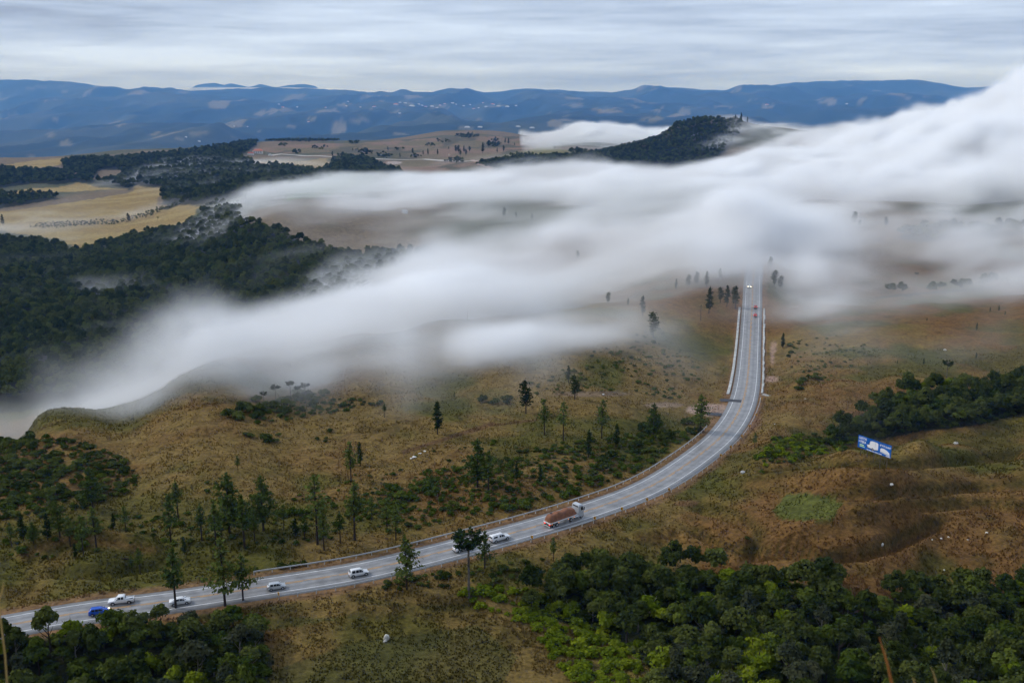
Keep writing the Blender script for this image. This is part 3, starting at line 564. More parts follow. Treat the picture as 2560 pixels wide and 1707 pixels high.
class MB:                        # gathers shapes into one mesh
    def __init__(s): s.v = []; s.f = []
    def add(s, vs, fs):
        n = len(s.v); s.v += [tuple(map(float, v)) for v in vs]; s.f += [tuple(i + n for i in f) for f in fs]; return s
    def box(s, lo, hi, taper=0):
        (a, b, c), (d, e_, f_) = lo, hi; t = taper
        return s.add([(a, b, c), (d, b, c), (d, e_, c), (a, e_, c), (a + t, b + t, f_), (d - t, b + t, f_), (d - t, e_ - t, f_), (a + t, e_ - t, f_)], [(3, 2, 1, 0), (4, 5, 6, 7), (0, 1, 5, 4), (1, 2, 6, 5), (2, 3, 7, 6), (3, 0, 4, 7)])
    def tube(s, P, rad, n=6, cap=True):
        P = [Vector(p) for p in P]; vs = []; fs = []
        if not hasattr(rad, '__len__'): rad = [rad] * len(P)
        for i, p in enumerate(P):
            d = (P[min(i + 1, len(P) - 1)] - P[max(i - 1, 0)]).normalized()
            a = d.orthogonal().normalized() if abs(d.z) < .9 else Vector((1, 0, 0)); a = (a - d * a.dot(d)).normalized(); b = d.cross(a)
            for k in range(n):
                t = 2 * math.pi * k / n; vs.append(p + (a * math.cos(t) + b * math.sin(t)) * rad[i])
        for i in range(len(P) - 1):
            for k in range(n): fs.append((i * n + k, i * n + (k + 1) % n, (i + 1) * n + (k + 1) % n, (i + 1) * n + k))
        if cap: fs.append(tuple(range(n))[::-1]); fs.append(tuple(range((len(P) - 1) * n, len(P) * n)))
        return s.add(vs, fs)
    def loft(s, rings, closed=True, cap=True):
        n = len(rings[0]); vs = [p for r in rings for p in r]; fs = []
        for i in range(len(rings) - 1):
            for k in range(n if closed else n - 1): fs.append((i * n + k, i * n + (k + 1) % n, (i + 1) * n + (k + 1) % n, (i + 1) * n + k))
        if cap: fs.append(tuple(range(n))[::-1]); fs.append(tuple(range((len(rings) - 1) * n, len(rings) * n)))
        return s.add(vs, fs)
    def prism(s, poly, y0, y1):  # (x, z) outline between two y
        n = len(poly); return s.add([(x, y0, z) for x, z in poly] + [(x, y1, z) for x, z in poly], [tuple(range(n)), tuple(range(n, 2 * n))[::-1]] + [(i, i + n, (i + 1) % n + n, (i + 1) % n) for i in range(n)])
    def disc_wheel(s, c, r, wd, n=14):
        x, y, z = c; rs = []
        for yy, rr in ((-wd / 2, r * .86), (-wd / 2 + .03, r), (wd / 2 - .03, r), (wd / 2, r * .86)): rs.append([(x + rr * math.cos(2 * math.pi * k / n), y + yy, z + rr * math.sin(2 * math.pi * k / n)) for k in range(n)])
        return s.loft(rs)
    def build(s, name, m=None, parent=None, smooth=False):
        me = bpy.data.meshes.new(name); me.from_pydata(s.v, [], s.f); me.update()
        if smooth: me.polygons.foreach_set('use_smooth', [True] * len(me.polygons))
        if m: me.materials.append(m)
        bm = bmesh.new(); bm.from_mesh(me); bmesh.ops.recalc_face_normals(bm, faces=bm.faces); bm.to_mesh(me); bm.free()
        o = bpy.data.objects.new(name, me); col.objects.link(o)
        if parent: o.parent = parent
        return o
def tag(o, label, cat, group=None):
    o['label'] = label; o['category'] = cat
    if group: o['group'] = group
    return o
def thing(name, label, cat, loc=(0, 0, 0), rz=0, group=None, scale=1):
    o = bpy.data.objects.new(name, None); col.objects.link(o); o.location = loc; o.rotation_euler = (0, 0, rz)
    o.scale = (scale,) * 3 if not hasattr(scale, '__len__') else scale; o.empty_display_size = .5
    return tag(o, label, cat, group)
def copy_tree(o, parent=None):
    c = o.copy(); col.objects.link(c)
    if parent is not None: c.parent = parent
    for ch in list(o.children): copy_tree(ch, c)
    return c

M = {}
M['white'] = mat('white_paint', (.78, .79, .80), .25, .5)
M['silver'] = mat('silver_paint', (.52, .55, .58), .28, .5, .2)
M['blue'] = mat('blue_paint', (.02, .10, .52), .25, .5)
M['red'] = mat('red_paint', (.45, .03, .03), .3, .5)
M['glass'] = mat('dark_glass', (.015, .018, .022), .08, .6)
M['tyre'] = mat('tyre_rubber', (.02, .02, .02), .85, .2)
M['rim'] = mat('wheel_rim', (.45, .46, .48), .35, .5, .6)
M['black'] = mat('black_plastic', (.025, .025, .027), .6)
M['lamp_red'] = mat('red_lamp', (.5, .03, .02), .3, .5)
M['lamp_red_lit'] = mat('lit_red_lamp', (.6, .03, .02), .3, .5, emit=(1, .05, .03, 1.8))
M['lamp_clear'] = mat('clear_lamp', (.75, .75, .72), .15, .6)
M['lamp_lit'] = mat('lit_headlamp', (.9, .85, .7), .2, .5, emit=(1, .86, .6, 6))
M['orange'] = mat('orange_lamp', (.8, .25, .03), .3, .5, emit=(1, .3, .05, 1.0))
M['chrome'] = mat('polished_metal', (.6, .62, .64), .25, .5, .8)
M['galv'] = mat('galvanised_steel', (.50, .51, .52), .5, .4, .1, noise=.12, nscale=1.5)
M['post'] = mat('pale_post', (.60, .60, .58), .6, .3, noise=.15, nscale=2)
M['concrete'] = mat('pale_concrete', (.42, .42, .40), .85, .2, noise=.4, nscale=.8)
M['yellow'] = mat('sign_yellow', (.85, .42, .02), .5)
M['line_white'] = mat('white_road_paint', (.74, .74, .74), .6, .3, noise=.18, nscale=.7)
M['line_yellow'] = mat('yellow_road_paint', (.58, .30, .07), .6, .3, noise=.3, nscale=.5)
M['patch'] = mat('fresh_dark_asphalt', (.045, .045, .05), .7, noise=.3, nscale=1.)
M['bark'] = mat('pine_bark', (.045, .034, .027), .9, .1, noise=.35, nscale=3.)
M['bark_pale'] = mat('pale_bark', (.21, .19, .165), .9, .1, noise=.5, nscale=1.2)
M['bark_arau'] = mat('lichen_bark', (.13, .115, .10), .9, .1, noise=.75, nscale=.9)
M['rock'] = mat('grey_rock', (.36, .35, .335), .9, .2, noise=.35, nscale=2.5, bump=.6)
M['wood'] = mat('weathered_wood', (.10, .085, .07), .9, .1)
M['pine'] = leaf_mat('pine_needles', (.042, .070, .015), (.112, .136, .030), .35)
M['pine_dark'] = leaf_mat('dark_pine_needles', (.018, .034, .010), (.046, .066, .018), .35)
M['pine_light'] = leaf_mat('light_pine_needles', (.056, .088, .020), (.125, .155, .036), .35)
M['leaf'] = leaf_mat('dark_leaves', (.020, .034, .007), (.122, .138, .032))
M['leaf_grey'] = leaf_mat('grey_green_leaves', (.040, .050, .024), (.085, .088, .045))
M['leaf_lime'] = leaf_mat('lime_leaves', (.085, .125, .008), (.215, .250, .016))
M['leaf_mid'] = leaf_mat('green_leaves', (.040, .066, .009), (.116, .140, .024))
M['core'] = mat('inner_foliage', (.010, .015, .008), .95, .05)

# ------------------------------------------------------------------ road
def asphalt():
    m = bpy.data.materials.new('worn_asphalt'); m.use_nodes = True; nt = m.node_tree; nt.nodes.clear()
    o = nn(nt, 'ShaderNodeOutputMaterial'); b = nn(nt, 'ShaderNodeBsdfPrincipled', i_Roughness=.42); b.inputs['Specular IOR Level'].default_value = .5
    a = nn(nt, 'ShaderNodeAttribute', attribute_name='albedo'); tc = nn(nt, 'ShaderNodeTexCoord')
    n = nn(nt, 'ShaderNodeTexNoise', i_Scale=.35, i_Detail=6., i_Roughness=.6); ln(nt, tc.outputs['Object'], n.inputs['Vector'])
    mr = nn(nt, 'ShaderNodeMapRange'); mr.inputs['From Min'].default_value = .3; mr.inputs['From Max'].default_value = .7; mr.inputs['To Min'].default_value = .70; mr.inputs['To Max'].default_value = 1.25; ln(nt, n.outputs[0], mr.inputs[0])
    vm = nn(nt, 'ShaderNodeVectorMath', operation='SCALE'); ln(nt, a.outputs['Color'], vm.inputs[0]); ln(nt, mr.outputs[0], vm.inputs['Scale']); ln(nt, vm.outputs[0], b.inputs['Base Color'])
    ln(nt, b.outputs[0], o.inputs[0]); return m
def strip(name, i0, i1, offs, m, parent=None, cols=None, dash=None):
    """a band along the road; offs = (offset to the right, height above the road) across it"""
    idx = np.arange(i0, i1); n = len(offs); V = []; Fc = []
    for o_, h in offs:
        V.append(np.concatenate([ROAD[idx, :2] + RN[idx] * o_, (ROAD[idx, 2] + h)[:, None]], 1))
    V = np.stack(V, 1); k = np.arange(len(idx) * n).reshape(len(idx), n)
    rows = np.arange(len(idx) - 1)
    if dash: rows = rows[(rows % dash[1]) < dash[0]]
    Fc = np.stack([k[rows][:, :-1], k[rows][:, 1:], k[rows + 1][:, 1:], k[rows + 1][:, :-1]], -1).reshape(-1, 4)
    o = mesh_obj(name, V.reshape(-1, 3), Fc, m, parent, smooth=len(offs) > 4 and name == 'road')
    if cols is not None: set_col(o.data, 'albedo', np.tile(np.array(cols), (len(idx), 1)))
    return o
_ru, _rv = pix(ROAD[:, 0], ROAD[:, 1], ROAD[:, 2])
def ridx(u, v): return int(np.argmin((_ru - u) ** 2 + (_rv - v) ** 2))
NR = len(ROAD)
_pr = [(-5.5, -.5, .10), (-5.0, 0, .15), (-4.2, .01, .18), (-3.5, .02, .20), (-2.8, .03, .26), (-1.9, .04, .19), (-.9, .05, .265), (0, .06, .17), (.9, .05, .255), (1.9, .04, .18), (2.8, .03, .25), (3.5, .02, .19), (4.2, .01, .18), (5.0, 0, .15), (5.5, -.5, .10)]
road = strip('road', 0, NR, [(a, b) for a, b, c in _pr], asphalt(), cols=[(c * 1.0, c * .975, c * .955) for a, b, c in _pr]); road['kind'] = 'structure'
strip('edge_line', 0, NR, [(-3.72, .024), (-3.54, .027)], M['line_white'], road); strip('edge_line', 0, NR, [(3.54, .027), (3.72, .024)], M['line_white'], road)
_k = ridx(1870, 937)
strip('centre_line', 0, NR, [(-.28, .062), (-.12, .064)], M['line_yellow'], road); strip('centre_line', 0, NR, [(.12, .064), (.28, .062)], M['line_yellow'], road, dash=(2, 3))
_k = ridx(1852, 1003); strip('repair_patch', _k - 1, _k + 2, [(-8.6, -.10), (-5.3, .012), (-3.9, .022), (-.6, .07)], M['patch'], road)
_k = ridx(1832, 1040); strip('repair_patch', _k, _k + 3, [(-10.5, -.14), (-7.6, -.09), (-5.3, .012)], M['patch'], road)

def rail(name, i0, i1, off, label):
    base = ROAD[(i0 + i1) // 2]
    t = thing(name, label, 'guard rail', (float(base[0]), float(base[1]), float(base[2])))
    s = math.copysign(1, off)
    r = strip('rail', i0, i1, [(off, .42), (off - .07 * s, .50), (off, .58), (off - .07 * s, .66), (off, .76), (off + .05 * s, .76), (off + .05 * s, .42)], M['galv'])
    r.parent = t; r.matrix_parent_inverse = Matrix.Translation(-Vector(t.location))
    pm = None
    for i in range(i0, i1, 2):
        x, y = ROAD[i, :2] + RN[i] * (off + .10 * s); z = ROAD[i, 2]
        if pm is None:
            b = MB().box((-.09, -.06, -.9), (.09, .06, .70)); p = b.build('post', M['post'], t); pm = p.data
        else:
            p = bpy.data.objects.new('post', pm); col.objects.link(p); p.parent = t
        p.location = (x - t.location.x, y - t.location.y, z - t.location.z); p.rotation_euler = (0, 0, math.atan2(RT[i, 1], RT[i, 0]))
    return t
rail('guard_rail', ridx(648, 1470), ridx(1822, 1070), -6.9, 'long steel guard rail on the far side of the road along an orange verge')
rail('guard_rail', ridx(700, 1462), ridx(1862, 992), 6.2, 'long steel guard rail with pale posts on the near side of the road')

def gutter(i0, i1, a, b, label):
    t = thing('concrete_gutter', label, 'gutter', tuple(map(float, ROAD[(i0 + i1) // 2])))
    for i in range(i0, i1 - 1, 3):
        j = 0 if a < 0 else random.uniform(-.25, .25)
        o = strip('slab', i, i + 4 if i + 4 <= i1 else i1, [(a, -.35), (a, .10 + j * .2), (a + .35, -.02), (b - .35 + j, -.02), (b + j, .12), (b + j, -.35)], M['concrete'])
        o.parent = t; o.matrix_parent_inverse = Matrix.Translation(-Vector(t.location))
    return t
gutter(ridx(1850, 985), ridx(1880, 765), -7.0, -5.9, 'straight pale concrete gutter on the left side of the climbing road')
gutter(ridx(1863, 978), ridx(1880, 765), 5.9, 6.8, 'broken pale concrete gutter on the right side of the climbing road')
_i = ridx(1863, 982); _a = ROAD[_i]; t = thing('drain_chute', 'short pale concrete chute slanting away from the end of the right gutter', 'chute', (float(_a[0] + RN[_i, 0] * 6.6), float(_a[1] + RN[_i, 1] * 6.6), float(_a[2])))
for k in range(3):
    b = MB().box((k * 3.2, -.6, -.4), (k * 3.2 + 3.1, .6, .02)); b.box((k * 3.2, -.75, -.4), (k * 3.2 + 3.1, -.6, .22)); b.box((k * 3.2, .6, -.4), (k * 3.2 + 3.1, .75, .22)); o = b.build('slab', M['concrete'], t); o.location = (0, 0, -.12 * k)
t.rotation_euler = (0, R(6), math.atan2(RN[_i, 1], RN[_i, 0]) + R(-22))

def chevron(u, v, label, off=6.75):
    i = ridx(u, v); x, y = ROAD[i, :2] + RN[i] * off; z = float(gz(x, y))
    t = thing('chevron_sign', label, 'road sign', (x, y, z), math.atan2(-RT[i, 1], -RT[i, 0]) + R(25), group='yellow chevron signs along the curve')
    h = ROAD[i, 2] - z
    MB().box((-.04, -.05, -.3), (.04, .05, h + 1.0)).build('post', M['wood'], t)
    p = MB().box((.05, -.30, h + .95), (.09, .30, h + 1.7)).build('panel', M['yellow'], t)
    zc = h + 1.32
    for s in (-1, 1):
        MB().add([(.095, -.22, zc), (.095, .02, zc), (.095, .22, zc + s * .32), (.095, -.02, zc + s * .32)], [(0, 1, 2, 3)]).build('chevron', M['black'], p)
for (u, v), lb in zip([(1885, 1010), (1860, 1050), (1838, 1078), (1812, 1098), (1782, 1122), (1750, 1145), (1620, 1215), (1566, 1238), (1510, 1260), (1444, 1283), (1296, 1329), (690, 1462)],
    ['yellow chevron sign at the far end of the near guard rail', 'yellow chevron sign second from the far end of the near guard rail', 'yellow chevron sign third from the far end of the near guard rail', 'yellow chevron sign fourth from the far end, in the tight part of the bend', 'yellow chevron sign fifth from the far end, in the tight part of the bend', 'yellow chevron sign where the bend straightens towards the truck', 'yellow chevron sign on the guard rail well ahead of the truck, farther of three', 'yellow chevron sign on the guard rail ahead of the truck, middle of three', 'yellow chevron sign on the guard rail ahead of the truck, nearest of three', 'yellow chevron sign beside the truck cab', 'yellow chevron sign on the guard rail between the truck and the capped white pickup', 'lone narrow marker beside the silver hatchback']):
    chevron(u, v, lb)

# ------------------------------------------------------------------ trees
def leafquads(P, N, size, rg, jit=.5, stretch=1.0, up=0.):
    """one leaf clump (a bent quad) at every point, facing roughly along N"""
    n = len(P); N = N + rg.normal(size=(n, 3)) * jit; N /= np.linalg.norm(N, axis=1)[:, None]
    a = np.cross(N, rg.normal(size=(n, 3))); a /= np.linalg.norm(a, axis=1)[:, None]; b = np.cross(N, a)
    s = size * rg.uniform(.6, 1.35, n)[:, None]; a *= s * stretch; b *= s
    c = N * s * .25
    V = np.stack([P - a - b * rg.uniform(.5, 1, (n, 1)), P + a * rg.uniform(.5, 1, (n, 1)) - b + c, P + a + b * rg.uniform(.5, 1, (n, 1)), P - a * rg.uniform(.5, 1, (n, 1)) + b + c], 1).reshape(-1, 3)
    return V, np.arange(4 * n).reshape(-1, 4)
def ico(c, r, rg, sub=1):
    bm = bmesh.new(); bmesh.ops.create_icosphere(bm, subdivisions=sub, radius=1)
    V = np.array([v.co[:] for v in bm.verts]); Fc = np.array([[v.index for v in f.verts] for f in bm.faces]); bm.free()
    return V * (1 + .12 * rg.normal(size=(len(V), 1))) * r + c, Fc
def two_mat_mesh(name, V1, F1, m1, V2, F2, m2):
    me = bpy.data.meshes.new(name); V = np.concatenate([V1, V2]); fs = [tuple(f) for f in F1] + [tuple(f) for f in (F2 + len(V1))]
    me.from_pydata(V.tolist(), [], fs); me.materials.append(m1); me.materials.append(m2)
    me.polygons.foreach_set('material_index', [0] * len(F1) + [1] * len(F2)); me.update(); return me
def broad_crown(seed, m, rx=2.8, h0=2.0, h1=7.0, lobes=8, n=1100, size=.25, flat=1.0):
    rg = np.random.default_rng(seed); P = []; N = []; CV = []; CF = []; k = 0
    for i in range(lobes):
        a = rg.uniform(0, 6.28); rr = rx * (.62 * math.sqrt(rg.uniform(.02, 1))); q = 1 - (rr / rx) ** 2
        r = rx * rg.uniform(.20, .46); z = h0 + (h1 - h0 - r) * (.22 + .78 * q * rg.uniform(.5, 1.05)); c = np.array([rr * math.cos(a), rr * math.sin(a), z])
        m_ = int(n / lobes * rg.uniform(.7, 1.3)); d = rg.normal(size=(m_, 3)); d[:, 2] = np.where(d[:, 2] < -.35, -d[:, 2], d[:, 2]); d /= np.linalg.norm(d, axis=1)[:, None]
        rad = r * (rg.uniform(.62, 1.25, (m_, 1)) + .35 * (rg.uniform(size=(m_, 1)) > .9)); P.append(c + d * rad * [1, 1, .8 * flat]); N.append(d + [0, 0, .35])
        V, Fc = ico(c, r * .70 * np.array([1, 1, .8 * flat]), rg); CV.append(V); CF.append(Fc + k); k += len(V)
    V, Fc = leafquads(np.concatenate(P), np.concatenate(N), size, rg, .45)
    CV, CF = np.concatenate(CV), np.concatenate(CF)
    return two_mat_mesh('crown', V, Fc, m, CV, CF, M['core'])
def broad_trunk(seed, m, h=4.5, r=.16):
    rg = random.Random(seed); b = MB(); x = y = 0; P = [(0, 0, -.6)]
    for k in range(4): x += rg.uniform(-.2, .2); y += rg.uniform(-.2, .2); P.append((x, y, h * (k + 1) / 4))
    b.tube(P, [r * 1.3, r, r * .8, r * .6, r * .4], 6)
    for k in range(4):
        a = rg.uniform(0, 6.28); z = h * rg.uniform(.4, .8); b.tube([(x * .5, y * .5, z), (x * .5 + math.cos(a) * 1.0, y * .5 + math.sin(a) * 1.0, z + 1.1), (x * .5 + math.cos(a) * 1.6, y * .5 + math.sin(a) * 1.6, z + 2.0)], [r * .5, r * .35, r * .15], 4)
    o = b.build('trunk', m); me = o.data; bpy.data.objects.remove(o); return me
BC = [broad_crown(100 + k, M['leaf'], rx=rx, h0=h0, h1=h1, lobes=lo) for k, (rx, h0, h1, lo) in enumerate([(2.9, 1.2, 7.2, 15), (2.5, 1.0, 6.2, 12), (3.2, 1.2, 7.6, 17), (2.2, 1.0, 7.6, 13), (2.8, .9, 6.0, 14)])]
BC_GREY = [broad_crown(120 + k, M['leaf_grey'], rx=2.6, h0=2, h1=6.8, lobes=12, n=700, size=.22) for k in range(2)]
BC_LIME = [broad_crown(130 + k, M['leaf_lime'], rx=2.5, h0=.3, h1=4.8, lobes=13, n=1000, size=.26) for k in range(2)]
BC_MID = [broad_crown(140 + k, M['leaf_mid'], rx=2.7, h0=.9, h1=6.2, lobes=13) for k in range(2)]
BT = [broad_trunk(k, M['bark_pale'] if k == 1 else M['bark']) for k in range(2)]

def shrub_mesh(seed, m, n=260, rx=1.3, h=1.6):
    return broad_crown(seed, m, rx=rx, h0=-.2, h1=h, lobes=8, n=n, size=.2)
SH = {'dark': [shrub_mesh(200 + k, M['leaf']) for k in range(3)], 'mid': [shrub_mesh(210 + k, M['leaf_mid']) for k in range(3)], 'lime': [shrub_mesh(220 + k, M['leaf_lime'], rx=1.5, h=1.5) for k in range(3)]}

def pine_meshes(seed, H=12., r0=.20, crown0=.4, wid=2.2, m='pine', dens=1.0, shape='cone', droop=0.0):
    rg = np.random.default_rng(seed); b = MB()
    lean = rg.normal(size=2) * .012 * H
    ax = lambda z: np.array([lean[0] * (z / H) ** 2, lean[1] * (z / H) ** 2, z])
    b.tube([ax(z) for z in (-.8, H * .25, H * .5, H * .75, H)], [r0 * 1.25, r0, r0 * .8, r0 * .5, .03], 6)
    P = []; N = []; z = H * crown0
    while z < H * .98:
        q = (z - H * crown0) / (H * (1 - crown0))
        if shape == 'cone': L = wid * (1 - q) ** .75 * (.55 + .45 * min(1, q * 4)) + .25
        elif shape == 'round': L = wid * math.sqrt(max(.03, 1 - (q * 1.9 - .75) ** 2 / 1.35)) 
        else: L = wid * (1.05 - q) * (.75 + .5 * math.sin(q * 19)) + .2
        nb = rg.integers(3, 6)
        for k in range(nb):
            a = rg.uniform(0, 6.28); l = max(.3, L * rg.uniform(.6, 1.2)); rise = l * (rg.uniform(.05, .45) - droop)
            s = ax(z + rg.uniform(-.15, .15)); e_ = s + np.array([math.cos(a) * l, math.sin(a) * l, rise]); mid = (s + e_) / 2 + np.array([0, 0, -.10 * l + .0])
            if l > .7: b.tube([s, mid, e_], [.045, .03, .015], 3, cap=False)
            nt_ = max(3, int(l * 7 * dens)); tt = rg.uniform(.28, 1.05, nt_)[:, None]
            p = s * (1 - tt) + e_ * tt + rg.normal(size=(nt_, 3)) * [.18 + .10 * l, .18 + .10 * l, .14]
            P.append(p); N.append(np.tile([[0, 0, 1.]], (nt_, 1)) + (p - s) * .25)
        z += H * .036 * rg.uniform(.8, 1.3)
    pt = ax(H) + rg.normal(size=(8, 3)) * [.1, .1, .25]; P.append(pt); N.append(rg.normal(size=(8, 3)))
    P, N = np.concatenate(P), np.concatenate(N)
    V, Fc = leafquads(P, N, .19, rg, .75, 1.4)
    o = b.build('trunk', M['bark']); tm = o.data; bpy.data.objects.remove(o)
    me = bpy.data.meshes.new('crown'); me.from_pydata(V.tolist(), [], Fc.tolist()); me.materials.append(M[m]); me.update()
    return tm, me
def araucaria_meshes(seed, H=14., bare=.87, wid=3.3, full=False):
    rg = np.random.default_rng(seed); b = MB(); P = []; N = []
    b.tube([(0, 0, -.8), (.05, 0, H * .4), (0, .05, H * .75), (0, 0, H * .97)], [.30, .25, .22, .12], 7)
    for z0 in np.linspace(bare, .99, 5):
        for k in range(8):
            a = rg.uniform(0, 6.28); l = wid * rg.uniform(.7, 1.05) * (1 - .25 * (z0 - bare)); z = H * z0
            s = np.array([0, 0, z]); e_ = np.array([math.cos(a) * l, math.sin(a) * l, z + .10 * l]); md = np.array([math.cos(a) * l * .6, math.sin(a) * l * .6, z - .12 * l])
            b.tube([s, md, e_], [.07, .05, .025], 4, cap=False)
            for tt in np.linspace(.5, 1.0, 5):
                n = 8; c = (s * (1 - tt) ** 2 + 2 * md * tt * (1 - tt) + e_ * tt ** 2); p = c + rg.normal(size=(n, 3)) * [.24, .24, .15]; P.append(p); N.append(np.tile([[0, 0, 1.]], (n, 1)))
    P, N = np.concatenate(P), np.concatenate(N); V, Fc = leafquads(P, N, .20, rg, .7, 1.2)
    o = b.build('trunk', M['bark_arau']); tm = o.data; bpy.data.objects.remove(o)
    me = bpy.data.meshes.new('crown'); me.from_pydata(V.tolist(), [], Fc.tolist()); me.materials.append(M['pine_dark']); me.update()
    return tm, me
PINE = {'full': [pine_meshes(1, crown0=.16, wid=3.3, dens=1.15), pine_meshes(2, crown0=.22, wid=3.0, dens=1.15)],
        'dark': [pine_meshes(3, crown0=.24, wid=2.3, m='pine_dark', dens=1.2, shape='round'), pine_meshes(4, crown0=.20, wid=2.0, m='pine_dark', dens=1.1)],
        'tall': [pine_meshes(5, crown0=.46, wid=1.9, r0=.22), pine_meshes(6, crown0=.40, wid=2.0, r0=.22)],
        'thin': [pine_meshes(7, crown0=.42, wid=2.1, m='pine_light', dens=.65, r0=.18), pine_meshes(8, crown0=.36, wid=2.3, m='pine_light', dens=.65, r0=.18)],
        'open': [pine_meshes(9, crown0=.24, wid=2.6, dens=.9, shape='layer'), pine_meshes(10, crown0=.34, wid=2.9, dens=1.1, shape='layer', droop=.15)],
        'young': [pine_meshes(11, crown0=.12, wid=2.0, m='pine_dark', dens=1.2)],
        'arau': [araucaria_meshes(21), araucaria_meshes(22, bare=.80, wid=4.2)]}
NAMES = {'arau': ('araucaria_tree', 'araucaria')}
def tree(u, v, hpx, style, label, group=None, k=None):
    x, y, z = at(u, v); h = hpx / pxm(x, y, z); ms = PINE[style]; tm, me = ms[(k if k is not None else random.randrange(99)) % len(ms)]
    nm, cat = NAMES.get(style, ('pine_tree', 'pine tree'))
    base = 14. if style == 'arau' else 12.
    t = thing(nm, label, cat, (x, y, z), random.uniform(0, 6.28), group, h / base)
    for n_, m_ in (('trunk', tm), ('crown', me)):
        o = bpy.data.objects.new(n_, m_); col.objects.link(o); o.parent = t
    return t
